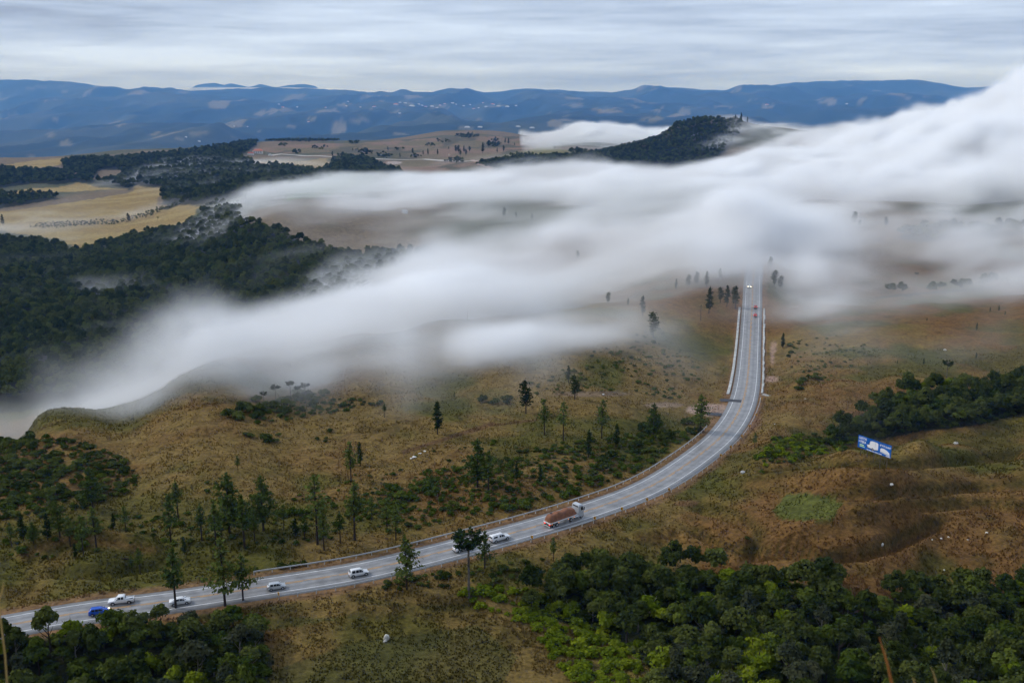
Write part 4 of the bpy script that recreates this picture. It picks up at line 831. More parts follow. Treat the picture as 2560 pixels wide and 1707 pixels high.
TREES = [  # column and row of the foot, height in the photograph, kind, label
 (446, 1298, 100, 'tall', 'dark-topped tall pine high on the brown slope left of the dense pine trio'),
 (428, 1361, 132, 'thin', 'thin pale pine with a long bare stem left of the dense trio'),
 (574, 1333, 157, 'full', 'broad green pine, leftmost big one of the dense pine trio on the slope'),
 (612, 1371, 138, 'tall', 'slim pine with a long dark stem in front of the dense pine trio'),
 (659, 1327, 145, 'full', 'broad dark pine, rightmost of the dense pine trio on the slope'),
 (637, 1352, 84, 'thin', 'short thin pine tucked between the trio and its slim neighbour'),
 (794, 1361, 180, 'thin', 'tallest pale hazy pine left of the long-stemmed roadside pine'),
 (810, 1375, 100, 'thin', 'slender pale pine close behind the far guard rail above the white hatchback on the left'),
 (740, 1340, 50, 'young', 'small pine left of the pale hazy pine, lighter of two small ones'),
 (762, 1350, 63, 'tall', 'small dark-topped pine left of the pale hazy pine'),
 (851, 1358, 82, 'tall', 'slim pine just left of the long-stemmed pine behind the far rail'),
 (878, 1205, 104, 'thin', 'pale slender pine standing high on the brown slope above the long-stemmed pine'),
 (887, 1350, 153, 'tall', 'long-stemmed pine with dark trunk behind the far guard rail'),
 (901, 1165, 62, 'young', 'narrow dark pine beside the pale slender pine on the brown slope'),
 (232, 1270, 108, 'full', 'hazy green pine in front of the dark scrub at the far left'),
 (242, 1375, 115, 'tall', 'pine with a straight dark stem left of the brown knoll'),
 (209, 1388, 105, 'thin', 'pale thin pine left of the straight dark-stemmed one near the knoll'),
 (150, 1342, 95, 'full', 'broad dark pine in the left thicket below the scrub'),
 (120, 1350, 70, 'young', 'bushy pine left of the broad dark one in the left thicket'),
 (60, 1352, 72, 'young', 'bushy low pine at the left edge of the thicket'),
 (85, 1362, 60, 'full', 'second bushy pine at the left edge, lower than its neighbour'),
 (461, 1386, 46, 'young', 'small dark pine alone on the brown knoll'),
 (351, 1435, 70, 'thin', 'young thin pine on the brown knoll, taller of a pair'),
 (331, 1434, 45, 'thin', 'young thin pine on the brown knoll, shorter of a pair'),
 (190, 1395, 40, 'young', 'low bush-like pine at the foot of the brown knoll'),
 (440, 1523, 162, 'tall', 'tall pine whose stem crosses the white sedan on the road'),
 (563, 1514, 182, 'open', 'tall broad roadside pine with a low branch hanging over the road'),
 (608, 1503, 128, 'open', 'layered dark pine just right of the tall roadside pine'),
 (284, 1321, 40, 'young', 'small pine between the thicket and the pale stem on the left'),
 (595, 1176, 40, 'thin', 'tiny sparse pine alone on the open brown slope'),
 (990, 1350, 95, 'thin', 'pale bushy pine behind the far rail above the parasol pine'),
 (1017, 1474, 146, 'open', 'roadside pine with a parasol crown standing below the road, right of the white hatchback'),
 (1212, 1422, 102, 'open', 'dark pine below the road in front of the capped pickup'),
 (1384, 1403, 62, 'thin', 'small pale pine below the road under the truck'),
 (1194, 1218, 126, 'full', 'big broad dark pine in the middle of the scrub slope'),
 (1221, 1231, 108, 'tall', 'slim pine hugging the right of the big broad dark pine'),
 (1292, 1199, 46, 'young', 'small pine right of the big broad dark pine in the scrub'),
 (1350, 1208, 46, 'young', 'small bushy pine amid scrub above the truck'),
 (1315, 1034, 84, 'dark', 'dark pine right of a low bush clump in the middle slope'),
 (1094, 1086, 84, 'dark', 'dark rounded pine alone on the brown ridge left of centre'),
 (961, 1044, 36, 'tall', 'little pine alone on the left part of the brown ridge'),
 (1361, 1088, 92, 'thin', 'pale slim pine, leftmost of three in a row on the middle slope'),
 (1408, 1103, 100, 'thin', 'pale slim pine, middle of three in a row on the middle slope'),
 (1504, 1096, 98, 'thin', 'pale slim pine, rightmost of three in a row on the middle slope'),
 (1437, 998, 62, 'dark', 'dark pine in thin mist, nearer of a leaning pair'),
 (1421, 957, 44, 'dark', 'dark pine top in thin mist, farther of a leaning pair'),
 (1633, 845, 66, 'dark', 'dark spreading pine on the misty ridge right of the bare hill'),
 (1606, 790, 50, 'dark', 'faded pine in the mist behind the dark spreading pine'),
 (1633, 1092, 86, 'full', 'dark pine above a thicket left of the road bend'),
 (1471, 1143, 70, 'young', 'bushy pine in scrub below the row of three pale pines'),
 (1751, 1082, 98, 'full', 'dark pine right beside the inner side of the road bend'),
 (1772, 784, 66, 'dark', 'hazy pine beside the pole left of the climbing road'),
 (1801, 758, 40, 'dark', 'hazy small pine, left one of a close pair by the climbing road'),
 (1817, 768, 54, 'dark', 'hazy pine, right one of a close pair by the climbing road'),
 (1838, 772, 56, 'dark', 'ghostly pine nearest to the climbing road in the fog'),
 (1886, 1120, 40, 'thin', 'small thin pine outside the road bend below the chevron signs'),
 (1957, 870, 38, 'young', 'narrow dark pine left of a bush right of the earth track'),
 (2317, 803, 10, 'young', 'tiny dark pine on the right heath below the mist, leftmost of the upper ones'),
 (2441, 826, 19, 'young', 'tiny slim pine on the right heath under the mist line'),
 (2309, 912, 18, 'young', 'tiny pine left of the umbrella araucaria on the right heath'),
 (2440, 898, 17, 'young', 'tiny pine right of the umbrella araucaria on the right heath'),
 (2243, 911, 10, 'young', 'tiniest pine on the pale ridge left of the umbrella araucaria'),
 (2475, 780, 12, 'young', 'tiny pine near the right edge in the mist, leftmost of a loose three'),
 (2497, 778, 15, 'young', 'tiny pine near the right edge in the mist, middle of a loose three'),
 (2512, 788, 11, 'young', 'tiny pine near the right edge in the mist, rightmost of a loose three'),
 (1025, 821, 15, 'young', 'tiny pine on the skyline of the bare misty hill'),
 (1136, 994, 15, 'young', 'tiny pine in the mist hollow above the brown ridge'),
 (2366, 946, 44, 'arau', 'umbrella-shaped araucaria above the gully wood on the right'),
 (1172, 1495, 168, 'arau', 'tall araucaria with a pale mottled trunk and flat crown in the foreground'),
 (690, 1003, 40, 'arau', 'small umbrella araucaria in the ridge clump, leftmost of the tall ones'),
 (727, 1000, 46, 'arau', 'small umbrella araucaria in the ridge clump, tallest one'),
 (764, 998, 40, 'arau', 'small umbrella araucaria in the ridge clump, right of the tallest'),
 (745, 1002, 36, 'arau', 'small umbrella araucaria squeezed between the tall ones in the ridge clump'),
 (660, 1010, 30, 'arau', 'small dark umbrella araucaria at the left of the ridge clump'),
 (395, 555, 12, 'arau', 'tiny araucaria in the straw field far left'),
 (315, 1330, 70, 'thin', 'pale thin pine between the left thicket and the dark-topped pine'),
 (505, 1352, 96, 'tall', 'slim pine with dark stem left of the dense trio'),
 (540, 1362, 110, 'thin', 'pale slim pine close to the left foot of the dense trio'),
 (710, 1322, 62, 'thin', 'pale small pine right of the dense trio'),
 (930, 1300, 60, 'thin', 'pale small pine right of the long-stemmed pine in green scrub'),
 (968, 1330, 88, 'thin', 'pale pine left of the pale bushy pine behind the far rail'),
 (1078, 1240, 66, 'thin', 'pale thin pine in green scrub left of the big broad pine'),
 (1265, 1225, 58, 'thin', 'pale thin pine right of the slim pine in the scrub'),
 (130, 1300, 80, 'thin', 'hazy pale pine above the left thicket'),
 (30, 1368, 64, 'thin', 'pale pine by the left picture edge below the scrub'),
 (176, 1366, 78, 'tall', 'slim pine right of the broad dark one in the left thicket'),
 (1540, 1118, 60, 'young', 'dark bushy pine right of the row of three pale pines'),
 (1838, 304, 17, 'young', 'tall thin pine on the right brow of the rocky hill'),
 (1852, 305, 22, 'young', 'tallest thin pine on the right brow of the rocky hill'),
 (1868, 308, 15, 'young', 'rightmost thin pine on the brow of the rocky hill'),
 (1792, 301, 9, 'arau', 'lone spreading tree on the summit of the rocky hill'),
 (2290, 700, 18, 'arau', 'ghostly araucaria on the misty tree line at the right edge'),
]
for k, (u, v, h, st, lb) in enumerate(TREES): tree(u, v, h, st, lb, k=k)
for u, v, h in [(1698, 545, 18), (1749, 587, 16), (1839, 579, 24), (1890, 576, 27), (1906, 560, 30), (1940, 562, 34), (1855, 595, 16), (2134, 565, 36), (2148, 570, 20), (2010, 575, 24), (1924, 674, 32), (1777, 598, 9), (1532, 624, 24), (1445, 648, 22), (1720, 720, 34), (1740, 715, 36), (1766, 718, 40), (1690, 725, 28), (1800, 700, 30), (1935, 720, 44), (1950, 725, 36), (1520, 760, 30), (1570, 765, 20), (2215, 568, 26), (2090, 552, 20), (1260, 545, 26), (1290, 545, 16), (1330, 550, 16)]:
    tree(u, v, h, 'dark', 'ghostly grey pine silhouette standing deep in the white fog', 'pine silhouettes in the fog')
for u, v, h in [(1207, 384, 27), (1140, 382, 18), (1146, 384, 20), (1151, 390, 17), (1160, 382, 17), (1165, 390, 16), (1174, 381, 15), (1094, 388, 15), (1070, 388, 16), (1058, 388, 12), (831, 392, 13), (919, 384, 13), (1032, 386, 15), (1221, 368, 17), (1238, 357, 15), (1263, 359, 14), (1271, 361, 16), (1286, 365, 8), (1259, 380, 16), (1243, 382, 12), (1322, 392, 14), (1387, 373, 8), (1493, 402, 17), (1000, 395, 12), (1122, 374, 8), (882, 378, 8), (890, 378, 7), (895, 377, 8), (970, 378, 12), (322, 555, 22), (8, 566, 30)]:
    tree(u, v, h, 'dark', 'small dark pine dotted over the distant pink-brown plateau' if u > 400 else 'dark pine standing in the far straw field on the left', 'pines on the distant plateau' if u > 400 else 'pines in the straw field', )

# woods: every tree of the near woods is a thing, the far woods are one mass each
def scatter(poly, y0, y1, sp, rg, keep=1.0):
    xs = np.arange(-.62 * y1, .62 * y1, sp); ys = np.arange(y0, y1, sp); X, Y = np.meshgrid(xs, ys); X = X.ravel() + rg.uniform(-.42, .42, X.size) * sp; Y = Y.ravel() + rg.uniform(-.42, .42, Y.size) * sp
    m = np.abs(X / Y) < .62; X, Y = X[m], Y[m]; Z = gz(X, Y); U, V = pix(X, Y, Z)
    du, dv = 6 * fbm(X / 12, Y / 12, 2), 3 * fbm(X / 12 + 40, Y / 12, 2)
    k = inpoly(U + du, V + dv, poly)
    if y0 > 450 and sp > 5.1 and y0 != 1600:                 # crowns, not feet, fill the outline seen in the photograph
        U2, V2 = pix(X, Y, Z + 6.5); k &= in_woods(U2 + du, V2 + dv) & (ell(U, V, 1736, 340, 16, 9) > 1) & (ell(U, V, 1696, 376, 8, 5) > 1)
    off, _, _ = road_near(X, Y); k &= (np.abs(off) > 8.6) & (rg.uniform(size=len(X)) < keep)
    return X[k], Y[k], Z[k], U[k], V[k]
rg = np.random.default_rng(5)
NEARW = [('right', 150, 260, 3.7, 'the dense foreground wood at lower right', 'trees of the lower right wood'), ('left', 150, 210, 3.5, 'the dense foreground wood at lower left', 'trees of the lower left wood'), ('gully', 258, 400, 4.0, 'the gully wood behind the blue billboard', 'trees of the gully wood')]
cand = []
for key, y0, y1, sp, wh, grp in NEARW:
    X, Y, Z, U, V = scatter(WOODS[key], y0, y1, sp, rg)
    vis = (U > -420) & (U < 3000) & (V < 1800)
    for x, y, z, u, v in zip(X[vis], Y[vis], Z[vis], U[vis], V[vis]): cand.append((x, y, z, u, v, wh, grp))
cand.sort(key=lambda c: c[1])
seen = [c for c in cand if -40 < c[3] < 2600 and c[4] < 1780]; near_trees = seen[:300]; rest = seen[300:] + [c for c in cand if not (-40 < c[3] < 2600 and c[4] < 1780)]
def wood_tree(c):
    x, y, z, u, v, wh, grp = c
    lime = vnoise(np.array([u / 90.]), np.array([v / 60. + 5]))[0]
    r = random.random(); edge = (u < 1660 and 'right' in wh) or ('gully' in wh and (v > 1050 or u < 2150))
    if lime > .86 or (edge and r < .5) or r < .03: kind, ms, word = 'lime', BC_LIME, 'bright lime-green bushy tree in '
    elif r < .18: kind, ms, word = 'grey', BC_GREY, 'grey-green thin-leaved tree in '
    elif r < .42: kind, ms, word = 'mid', BC_MID, 'mid-green round tree in '
    else: kind, ms, word = 'dark', BC, 'dark green domed tree in '
    s = random.uniform(.55, 1.15) 
    word = {'lime': 'lime-green bushy', 'grey': 'grey-green thin-leaved', 'mid': 'mid-green round', 'dark': 'dark green domed'}[kind] + ' tree in the '
    if 'right' in wh:
        lab = word + 'lower right wood, ' + ('upper edge', 'middle', 'bottom edge')[(v > 1490) + (v > 1610)] + (', by lime vines', ', below rusty hollow', ', around orange stalk', ', right end')[(u > 1640) + (u > 1960) + (u > 2270)]
    elif 'left' in wh:
        lab = word + 'lower left wood, ' + ('road side', 'bottom edge')[v > 1620] + (', left end', ', middle', ', right end')[(u > 190) + (u > 430)]
    else: lab = word + 'gully wood behind the billboard' + (', left part', ', middle', ', right end')[(u > 2240) + (u > 2420)]
    lab = ('small ' if s < .88 else 'big ' if s > 1.08 else '') + lab
    t = thing('broadleaf_tree', lab, 'tree', (x, y, z), random.uniform(0, 6.28), grp, (s * random.uniform(.8, 1.25), s * random.uniform(.8, 1.25), s * random.uniform(.75, 1.25)))
    for n_, m_ in (('trunk', random.choice(BT) if kind != 'grey' else BT[1]), ('crown', random.choice(ms))):
        o = bpy.data.objects.new(n_, m_); col.objects.link(o); o.parent = t
    return t
WT = [wood_tree(c) for c in near_trees]
def crown_of(mesh):
    for t in WT:
        for ch in t.children:
            if ch.data == mesh: return ch
    raise RuntimeError('no such crown')
def mass(name, label, P, S, crowns, rg):
    """one object: a tree crown on every point"""
    me = bpy.data.meshes.new(name); n = len(P); me.vertices.add(n); me.vertices.foreach_set('co', np.asarray(P, np.float32).ravel())
    me.attributes.new('size', 'FLOAT_VECTOR', 'POINT').data.foreach_set('vector', np.asarray(S, np.float32).ravel())
    me.attributes.new('turn', 'FLOAT_VECTOR', 'POINT').data.foreach_set('vector', np.stack([np.zeros(n), np.zeros(n), rg.uniform(0, 6.28, n)], 1).astype(np.float32).ravel())
    me.attributes.new('pick', 'INT', 'POINT').data.foreach_set('value', rg.integers(0, len(crowns), n).astype(np.int32))
    o = bpy.data.objects.new(name, me); col.objects.link(o); o['kind'] = 'stuff'; o['label'] = label
    g = bpy.data.node_groups.new(name, 'GeometryNodeTree'); g.interface.new_socket('Geometry', in_out='INPUT', socket_type='NodeSocketGeometry'); g.interface.new_socket('Geometry', in_out='OUTPUT', socket_type='NodeSocketGeometry')
    gi, go = nn(g, 'NodeGroupInput'), nn(g, 'NodeGroupOutput'); j = nn(g, 'GeometryNodeGeometryToInstance')
    for c in crowns[::-1]:
        oi = nn(g, 'GeometryNodeObjectInfo', transform_space='ORIGINAL'); oi.inputs['Object'].default_value = c; oi.inputs['As Instance'].default_value = False; ln(g, oi.outputs['Geometry'], j.inputs[0])
    ip = nn(g, 'GeometryNodeInstanceOnPoints'); ln(g, gi.outputs[0], ip.inputs['Points']); ln(g, j.outputs[0], ip.inputs['Instance']); ip.inputs['Pick Instance'].default_value = True
    for nm, dt, sk in (('size', 'FLOAT_VECTOR', 'Scale'), ('turn', 'FLOAT_VECTOR', 'Rotation'), ('pick', 'INT', 'Instance Index')):
        a = nn(g, 'GeometryNodeInputNamedAttribute', data_type=dt); a.inputs['Name'].default_value = nm; ln(g, a.outputs['Attribute'], ip.inputs[sk])
    ln(g, ip.outputs[0], go.inputs[0]); md = o.modifiers.new('trees', 'NODES'); md.node_group = g
    return o
CR = [crown_of(m) for m in BC]; CRG = CR + CR + [crown_of(BC_MID[0]), crown_of(BC_MID[1])]
def sz(n, a, b, rg): s = rg.uniform(a, b, n); return np.stack([s, s, s * rg.uniform(.85, 1.15, n)], 1)
for key, y0, y1, sp, wh, grp in NEARW:
    P = [(c[0], c[1], c[2]) for c in rest if c[6] == grp]
    if P: mass('wood_canopy', 'farther trees of ' + wh, P, sz(len(P), .75, 1.2, rg), CRG + [crown_of(BC_LIME[0])], rg)
for key, y0, y1, sp, a, b, lb in [('valley', 530, 1150, 5.6, .95, 1.55, 'dark mixed forest covering the valley slope on the left'), ('strip', 900, 1500, 6.5, 1.0, 1.5, 'dark forest strip below the straw fields'), ('band', 1500, 2600, 9, 1.2, 1.8, 'dark wood between the straw fields at the far left'), ('line', 1300, 1900, 8, 1.0, 1.5, 'dark line of trees across the straw field'), ('dark', 1200, 2500, 9, 1.2, 1.9, 'large dark wood in the middle distance left of the fog'), ('crest', 1900, 3000, 10, 1.2, 1.9, 'dark wood along the far left plateau edge'), ('rock', 1600, 2100, 6.0, .9, 1.5, 'dark forest on the rocky hill'), ('hedge', 1700, 2500, 9, .8, 1.4, 'dark hedge below the yellow field'), ('misty', 560, 740, 5.2, .8, 1.3, 'grey tree line on the misty ridge at the right edge'), ('mistyfar', 740, 960, 6, 1.0, 1.5, 'dark wood showing through the fog at right'), ('mistymid', 720, 900, 7, .7, 1.2, 'faint thicket showing through the fog left of the road end'), ('hedgerow', 1100, 1500, 5, .35, .6, 'dark bushy line through the straw fields')]:
    X, Y, Z, U, V = scatter(WOODS[key], y0, y1, sp, rg, .94)
    mass('forest', lb, np.stack([X, Y, Z], 1), sz(len(X), a, b, rg), CRG, rg)

CP_X = []
for (u0, u1, v0, v1) in [(771, 825, 368, 374), (730, 754, 377, 388), (939, 980, 385, 396), (893, 928, 374, 393), (1021, 1056, 390, 396), (1217, 1255, 352, 369), (1108, 1168, 398, 409), (640, 842, 349, 355), (1140, 1200, 336, 346), (846, 870, 385, 392), (690, 720, 362, 368), (980, 1010, 372, 377), (1060, 1090, 362, 366), (1090, 1130, 352, 356), (870, 900, 356, 361), (1270, 1330, 388, 394), (1420, 1470, 372, 386)]:
    a_, b_ = (u1 - u0) / 2, (v1 - v0) / 2; um, vm_ = (u0 + u1) / 2, (v0 + v1) / 2
    X, Y, Z, U, V = scatter([(um + a_ * math.cos(k * .524) * random.uniform(.7, 1.15), vm_ + 1 + b_ * math.sin(k * .524) * random.uniform(.7, 1.15)) for k in range(12)], 1600, 3500, 9, rg, .8); CP_X.append(np.stack([X, Y, Z], 1))
CP_X = np.concatenate(CP_X); mass('copse', 'dark copses and hedges dotted over the distant plateau', CP_X, sz(len(CP_X), .6, 1.3, rg), CRG, rg)

# scrub: bushes one could count are things
SCR = [('dark', [(0, 1100), (60, 1080), (200, 1120), (300, 1150), (340, 1200), (250, 1250), (120, 1260), (0, 1270)], 95, 1.0, 1.9, 'dark bush in the scrub at the left edge', 'bushes of the left scrub', 5),
 ('dark', [(545, 1040), (600, 1010), (700, 990), (800, 985), (840, 1000), (780, 1020), (640, 1050), (560, 1060)], 34, 1.0, 2.2, 'dark bush in the clump on the brown ridge', 'bushes of the ridge clump', 4),
 ('mid', [(600, 1045), (700, 1015), (800, 1010), (840, 1010), (960, 1003), (1000, 1012), (800, 1030), (650, 1065)], 18, .6, 1.1, 'low green bush fringing the ridge clump', 'low bushes below the ridge clump', 4),
 ('dark', [(600, 1085), (680, 1080), (715, 1095), (690, 1110), (610, 1105)], 12, .8, 1.5, 'dark bush in the small patch below the ridge clump', 'bushes of the small patch', 4),
 ('dark', [(780, 1085), (830, 1080), (840, 1105), (790, 1110)], 6, .6, 1.1, 'small dark bush right of the small patch', 'bushes right of the patch', 4),
 ('dark', [(1200, 1005), (1280, 1000), (1290, 1015), (1205, 1015)], 9, 1.0, 1.7, 'dark bush in the clump left of a dark pine', 'bushes beside the dark pine', 4),
 ('mid', [(960, 1215), (1080, 1195), (1120, 1240), (1010, 1280), (940, 1270)], 26, .8, 1.6, 'green bush in the scrub left of the big broad pine', 'bushes left of the big pine', 3),
 ('mid', [(1200, 1270), (1330, 1245), (1480, 1205), (1600, 1150), (1660, 1140), (1560, 1200), (1400, 1255), (1260, 1285)], 42, .7, 1.5, 'green bush in the scrub above the far guard rail', 'bushes above the rail', 3),
 ('dark', [(1330, 1240), (1420, 1180), (1560, 1120), (1720, 1060), (1760, 1075), (1640, 1150), (1480, 1205)], 38, .9, 1.8, 'dark bush in the thicket inside the road bend', 'bushes of the inner bend thicket', 3),
 ('dark', [(1600, 1075), (1720, 1050), (1745, 1070), (1660, 1105), (1600, 1100)], 14, 1.0, 2.0, 'dark bush under the pine left of the bend', 'bushes under the bend pine', 3),
 ('dark', [(820, 1290), (930, 1240), (960, 1260), (880, 1310)], 8, .7, 1.2, 'dark bush behind the pine row on the slope', 'bushes behind the pine row', 3),
 ('mid', [(640, 1290), (750, 1270), (760, 1290), (660, 1300)], 9, .8, 1.6, 'green bush right of the dense pine trio', 'bushes right of the trio', 3),
 ('mid', [(60, 1320), (260, 1330), (240, 1370), (40, 1390)], 16, .7, 1.4, 'green bush in the left pine thicket', 'bushes in the pine thicket', 3),
 ('dark', [(640, 1425), (740, 1415), (780, 1405), (760, 1430), (650, 1440)], 9, .6, 1.1, 'dark bush behind the far rail above the silver hatchback', 'bushes above the silver hatchback', 3),
 ('dark', [(1980, 960), (2060, 930), (2100, 925), (2040, 960), (1990, 985)], 14, .9, 1.6, 'dark bush in the hollow right of the road', 'bushes in the right hollow', 3),
 ('dark', [(1955, 860), (1990, 850), (1992, 895), (1960, 900)], 6, .9, 1.6, 'dark bush right of the earth track', 'bushes by the earth track', 3),
 ('mid', [(1940, 1110), (2060, 1085), (2140, 1090), (2100, 1120), (1960, 1130)], 24, .8, 1.5, 'bright bush at the left foot of the gully wood', 'bushes at the gully foot', 3),
 ('dark', [(860, 1440), (960, 1425), (1080, 1440), (1160, 1430), (1150, 1460), (980, 1470), (860, 1480)], 20, .5, 1.0, 'dark low bush below the road left of the araucaria', 'bushes left of the araucaria', 3),
 ('dark', [(1200, 1440), (1300, 1400), (1340, 1420), (1260, 1470)], 10, .5, 1.1, 'dark low bush below the road right of the araucaria', 'bushes right of the araucaria', 3),
 ('lime', [(1120, 1480), (1290, 1475), (1320, 1520), (1420, 1530), (1520, 1580), (1600, 1650), (1640, 1700), (1500, 1720), (1380, 1640), (1330, 1540), (1200, 1510)], 62, .7, 1.6, 'lime-green vine-covered bush at the edge of the lower right wood', 'lime bushes beside the wood', 2),
 ('mid', [(1500, 870), (1640, 830), (1700, 900), (1760, 940), (1700, 990), (1560, 960)], 30, .5, 1.1, 'low grey-green bush on the misty slope left of the climbing road', 'low bushes on the misty slope', 2),
 ('dark', [(1080, 860), (1180, 850), (1220, 870), (1120, 880)], 8, .8, 1.4, 'faded bush on the bare misty hill', 'bushes on the bare misty hill', 2),
 ('dark', [(1850, 1340), (1920, 1330), (1920, 1350), (1860, 1360)], 1, .5, .8, 'dark bush on the rusty right slope', None, 2)]
nb = 0
for kind, poly, n, a, b, lb, grp, pr in SCR:
    poly = np.array(poly, float); lo, hi = poly.min(0), poly.max(0); got = 0; tries = 0
    while got < n * .62 and tries < 4000:
        tries += 1; u, v = random.uniform(lo[0], hi[0]), random.uniform(lo[1], hi[1])
        if not inpoly(np.array([u]), np.array([v]), poly)[0]: continue
        x, y, z = at(u, v)
        if abs(road_near(np.array([x]), np.array([y]))[0][0]) < 8: continue
        s = random.uniform(a, b); o = bpy.data.objects.new('bush', random.choice(SH[kind])); col.objects.link(o)
        o.location = (x, y, z); o.rotation_euler = (0, 0, random.uniform(0, 6.28)); o.scale = (s, s, s * random.uniform(.7, 1.1)); tag(o, lb, 'bush', grp); got += 1; nb += 1
print('bushes', nb, 'near trees', len(near_trees), 'rest', len(rest))

# low growth nobody could count: scrub on the slopes, understorey of the woods, lime vines at their edge
def bush_of(kind): return [next(o for o in bpy.data.objects if o.name.startswith('bush') and o.data == m) for m in SH[kind] if any(o.data == m for o in bpy.data.objects if o.name.startswith('bush'))]
BD, BM_, BL = bush_of('dark'), bush_of('mid'), bush_of('lime')
for nm, poly, y0, y1, sp, keep, a, b, cr_, lb in [
 ('scrub', [(860, 1300), (960, 1205), (1150, 1165), (1400, 1110), (1650, 1075), (1745, 1080), (1600, 1180), (1450, 1228), (1240, 1285), (1000, 1335)], 225, 330, 1.9, .62, .35, 1.0, BD + BM_ + BM_, 'green scrub on the slope inside the road bend'),
 ('scrub', [(-40, 1095), (60, 1080), (220, 1110), (320, 1150), (350, 1215), (250, 1262), (120, 1290), (-40, 1310)], 235, 320, 2.1, .75, .5, 1.3, BD + BD + BM_, 'dark scrub at the left edge'),
 ('scrub', [(-40, 1330), (200, 1290), (560, 1280), (900, 1260), (880, 1340), (600, 1380), (300, 1370), (-40, 1420)], 205, 260, 2.4, .45, .3, .9, BD + BM_, 'thin scrub among the pines on the slope'),
 ('scrub', [(480, 1190), (700, 1240), (900, 1180), (1150, 1110), (1300, 1095), (1400, 1110), (1150, 1170), (960, 1210), (860, 1300), (620, 1290), (480, 1260)], 225, 320, 2.6, .22, .3, .8, BD + BM_, 'scattered low scrub on the brown slope'),
 ('scrub', [(1480, 880), (1640, 820), (1730, 900), (1770, 950), (1700, 1000), (1560, 980), (1300, 990), (1320, 950)], 340, 480, 3.2, .35, .35, .95, BD + BM_, 'scattered scrub on the misty slope'),
 ('scrub', [(1890, 1150), (1930, 1100), (2060, 1080), (2140, 1085), (2120, 1125), (2000, 1150), (1900, 1190)], 240, 330, 2.0, .6, .4, 1.1, BD + BM_ + BL, 'scrub at the foot of the gully wood'),
 ('scrub', [(840, 1450), (1000, 1425), (1160, 1435), (1330, 1395), (1380, 1400), (1300, 1460), (1160, 1480), (980, 1480), (840, 1490)], 195, 235, 1.8, .42, .3, .75, BD + BM_, 'dark low scrub below the road'),
 ('scrub', [(1980, 850), (2100, 840), (2200, 880), (2060, 960), (1980, 960)], 360, 480, 3.0, .3, .35, .8, BD + BM_, 'scattered scrub right of the climbing road'),
 ('scrub', [(560, 1050), (640, 1010), (800, 985), (860, 1000), (1000, 1005), (860, 1030), (640, 1065)], 310, 400, 2.0, .55, .5, 1.0, BD + BM_, 'low scrub around the ridge clump'),
 ('understorey', WOODS['right'], 150, 260, 2.3, .85, .9, 1.5, BD + BD + BM_, 'dark understorey of the lower right wood'),
 ('understorey', WOODS['left'], 150, 215, 2.2, .9, .9, 1.5, BD + BD + BM_, 'dark understorey of the lower left wood'),
 ('understorey', WOODS['gully'], 255, 400, 2.6, .85, .9, 1.6, BD + BD + BM_, 'dark understorey of the gully wood'),
 ('vine_thicket', [(1090, 1492), (1200, 1478), (1320, 1470), (1430, 1540), (1560, 1600), (1650, 1700), (1560, 1850), (1420, 1720), (1330, 1570), (1180, 1515)], 160, 215, 1.7, .6, .45, 1.1, BL, 'lime-green vines at the edge of the lower right wood'),
 ('vine_thicket', [(1900, 1145), (1950, 1105), (2080, 1090), (2140, 1100), (2110, 1125), (1990, 1145)], 240, 330, 2.2, .4, .5, 1.1, BL, 'lime-green growth at the foot of the gully wood')]:
    X, Y, Z, U, V = scatter(poly, y0, y1, sp, rg, keep)
    kk = (U > -420) & (U < 3000) & (V < 1800); mass(nm, lb, np.stack([X, Y, Z], 1)[kk], sz(int(kk.sum()), a, b, rg) * [1, 1, .8], cr_, rg)

# dry grass: tufts standing over the near slopes
def grass():
    rg = np.random.default_rng(9); n = 120000
    q = rg.uniform(0, 1, n); Y = 165 * (430 / 165) ** q; X = rg.uniform(-.56, .56, n) * Y; Z = gz(X, Y); U, V = pix(X, Y, Z)
    off, _, _ = road_near(X, Y); k = np.abs(off) > 7.2
    for key in ('right', 'left', 'gully'): k &= ~inpoly(U, V, WOODS[key])
    k &= vnoise(X / 3.1, Y / 3.1) > .30
    X, Y, Z = X[k], Y[k], Z[k]; n = len(X)
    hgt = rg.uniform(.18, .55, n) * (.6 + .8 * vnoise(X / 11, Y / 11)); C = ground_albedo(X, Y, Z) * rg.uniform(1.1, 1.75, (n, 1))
    V = []; 
    for b_ in range(3):
        a = rg.uniform(0, 6.28, n); wd = rg.uniform(.12, .3, n); ln_ = rg.uniform(-.4, .4, (n, 2)) * hgt[:, None]
        cx, cyy = np.cos(a) * wd, np.sin(a) * wd
        V.append(np.stack([np.stack([X - cx, Y - cyy, Z - .1], 1), np.stack([X + cx, Y + cyy, Z - .1], 1), np.stack([X + ln_[:, 0], Y + ln_[:, 1], Z + hgt], 1)], 1))
    V = np.stack(V, 1).reshape(-1, 3); o = mesh_obj('dry_grass', V, np.arange(len(V)).reshape(-1, 3), MAT_GRASS); set_col(o.data, 'albedo', np.repeat(C, 9, 0))
    o['kind'] = 'stuff'; o['label'] = 'dry brown and olive grass tufts over the near slopes'
MAT_GRASS = bpy.data.materials.new('grass_blades'); MAT_GRASS.use_nodes = True; nt = MAT_GRASS.node_tree; nt.nodes.clear()
_o = nn(nt, 'ShaderNodeOutputMaterial'); _d = nn(nt, 'ShaderNodeBsdfDiffuse'); _a = nn(nt, 'ShaderNodeAttribute', attribute_name='albedo'); ln(nt, _a.outputs['Color'], _d.inputs[0]); _t = nn(nt, 'ShaderNodeBsdfTranslucent'); ln(nt, _a.outputs['Color'], _t.inputs[0]); _m = nn(nt, 'ShaderNodeMixShader', i_0=.5); ln(nt, _d.outputs[0], _m.inputs[1]); ln(nt, _t.outputs[0], _m.inputs[2]); ln(nt, _m.outputs[0], _o.inputs[0])
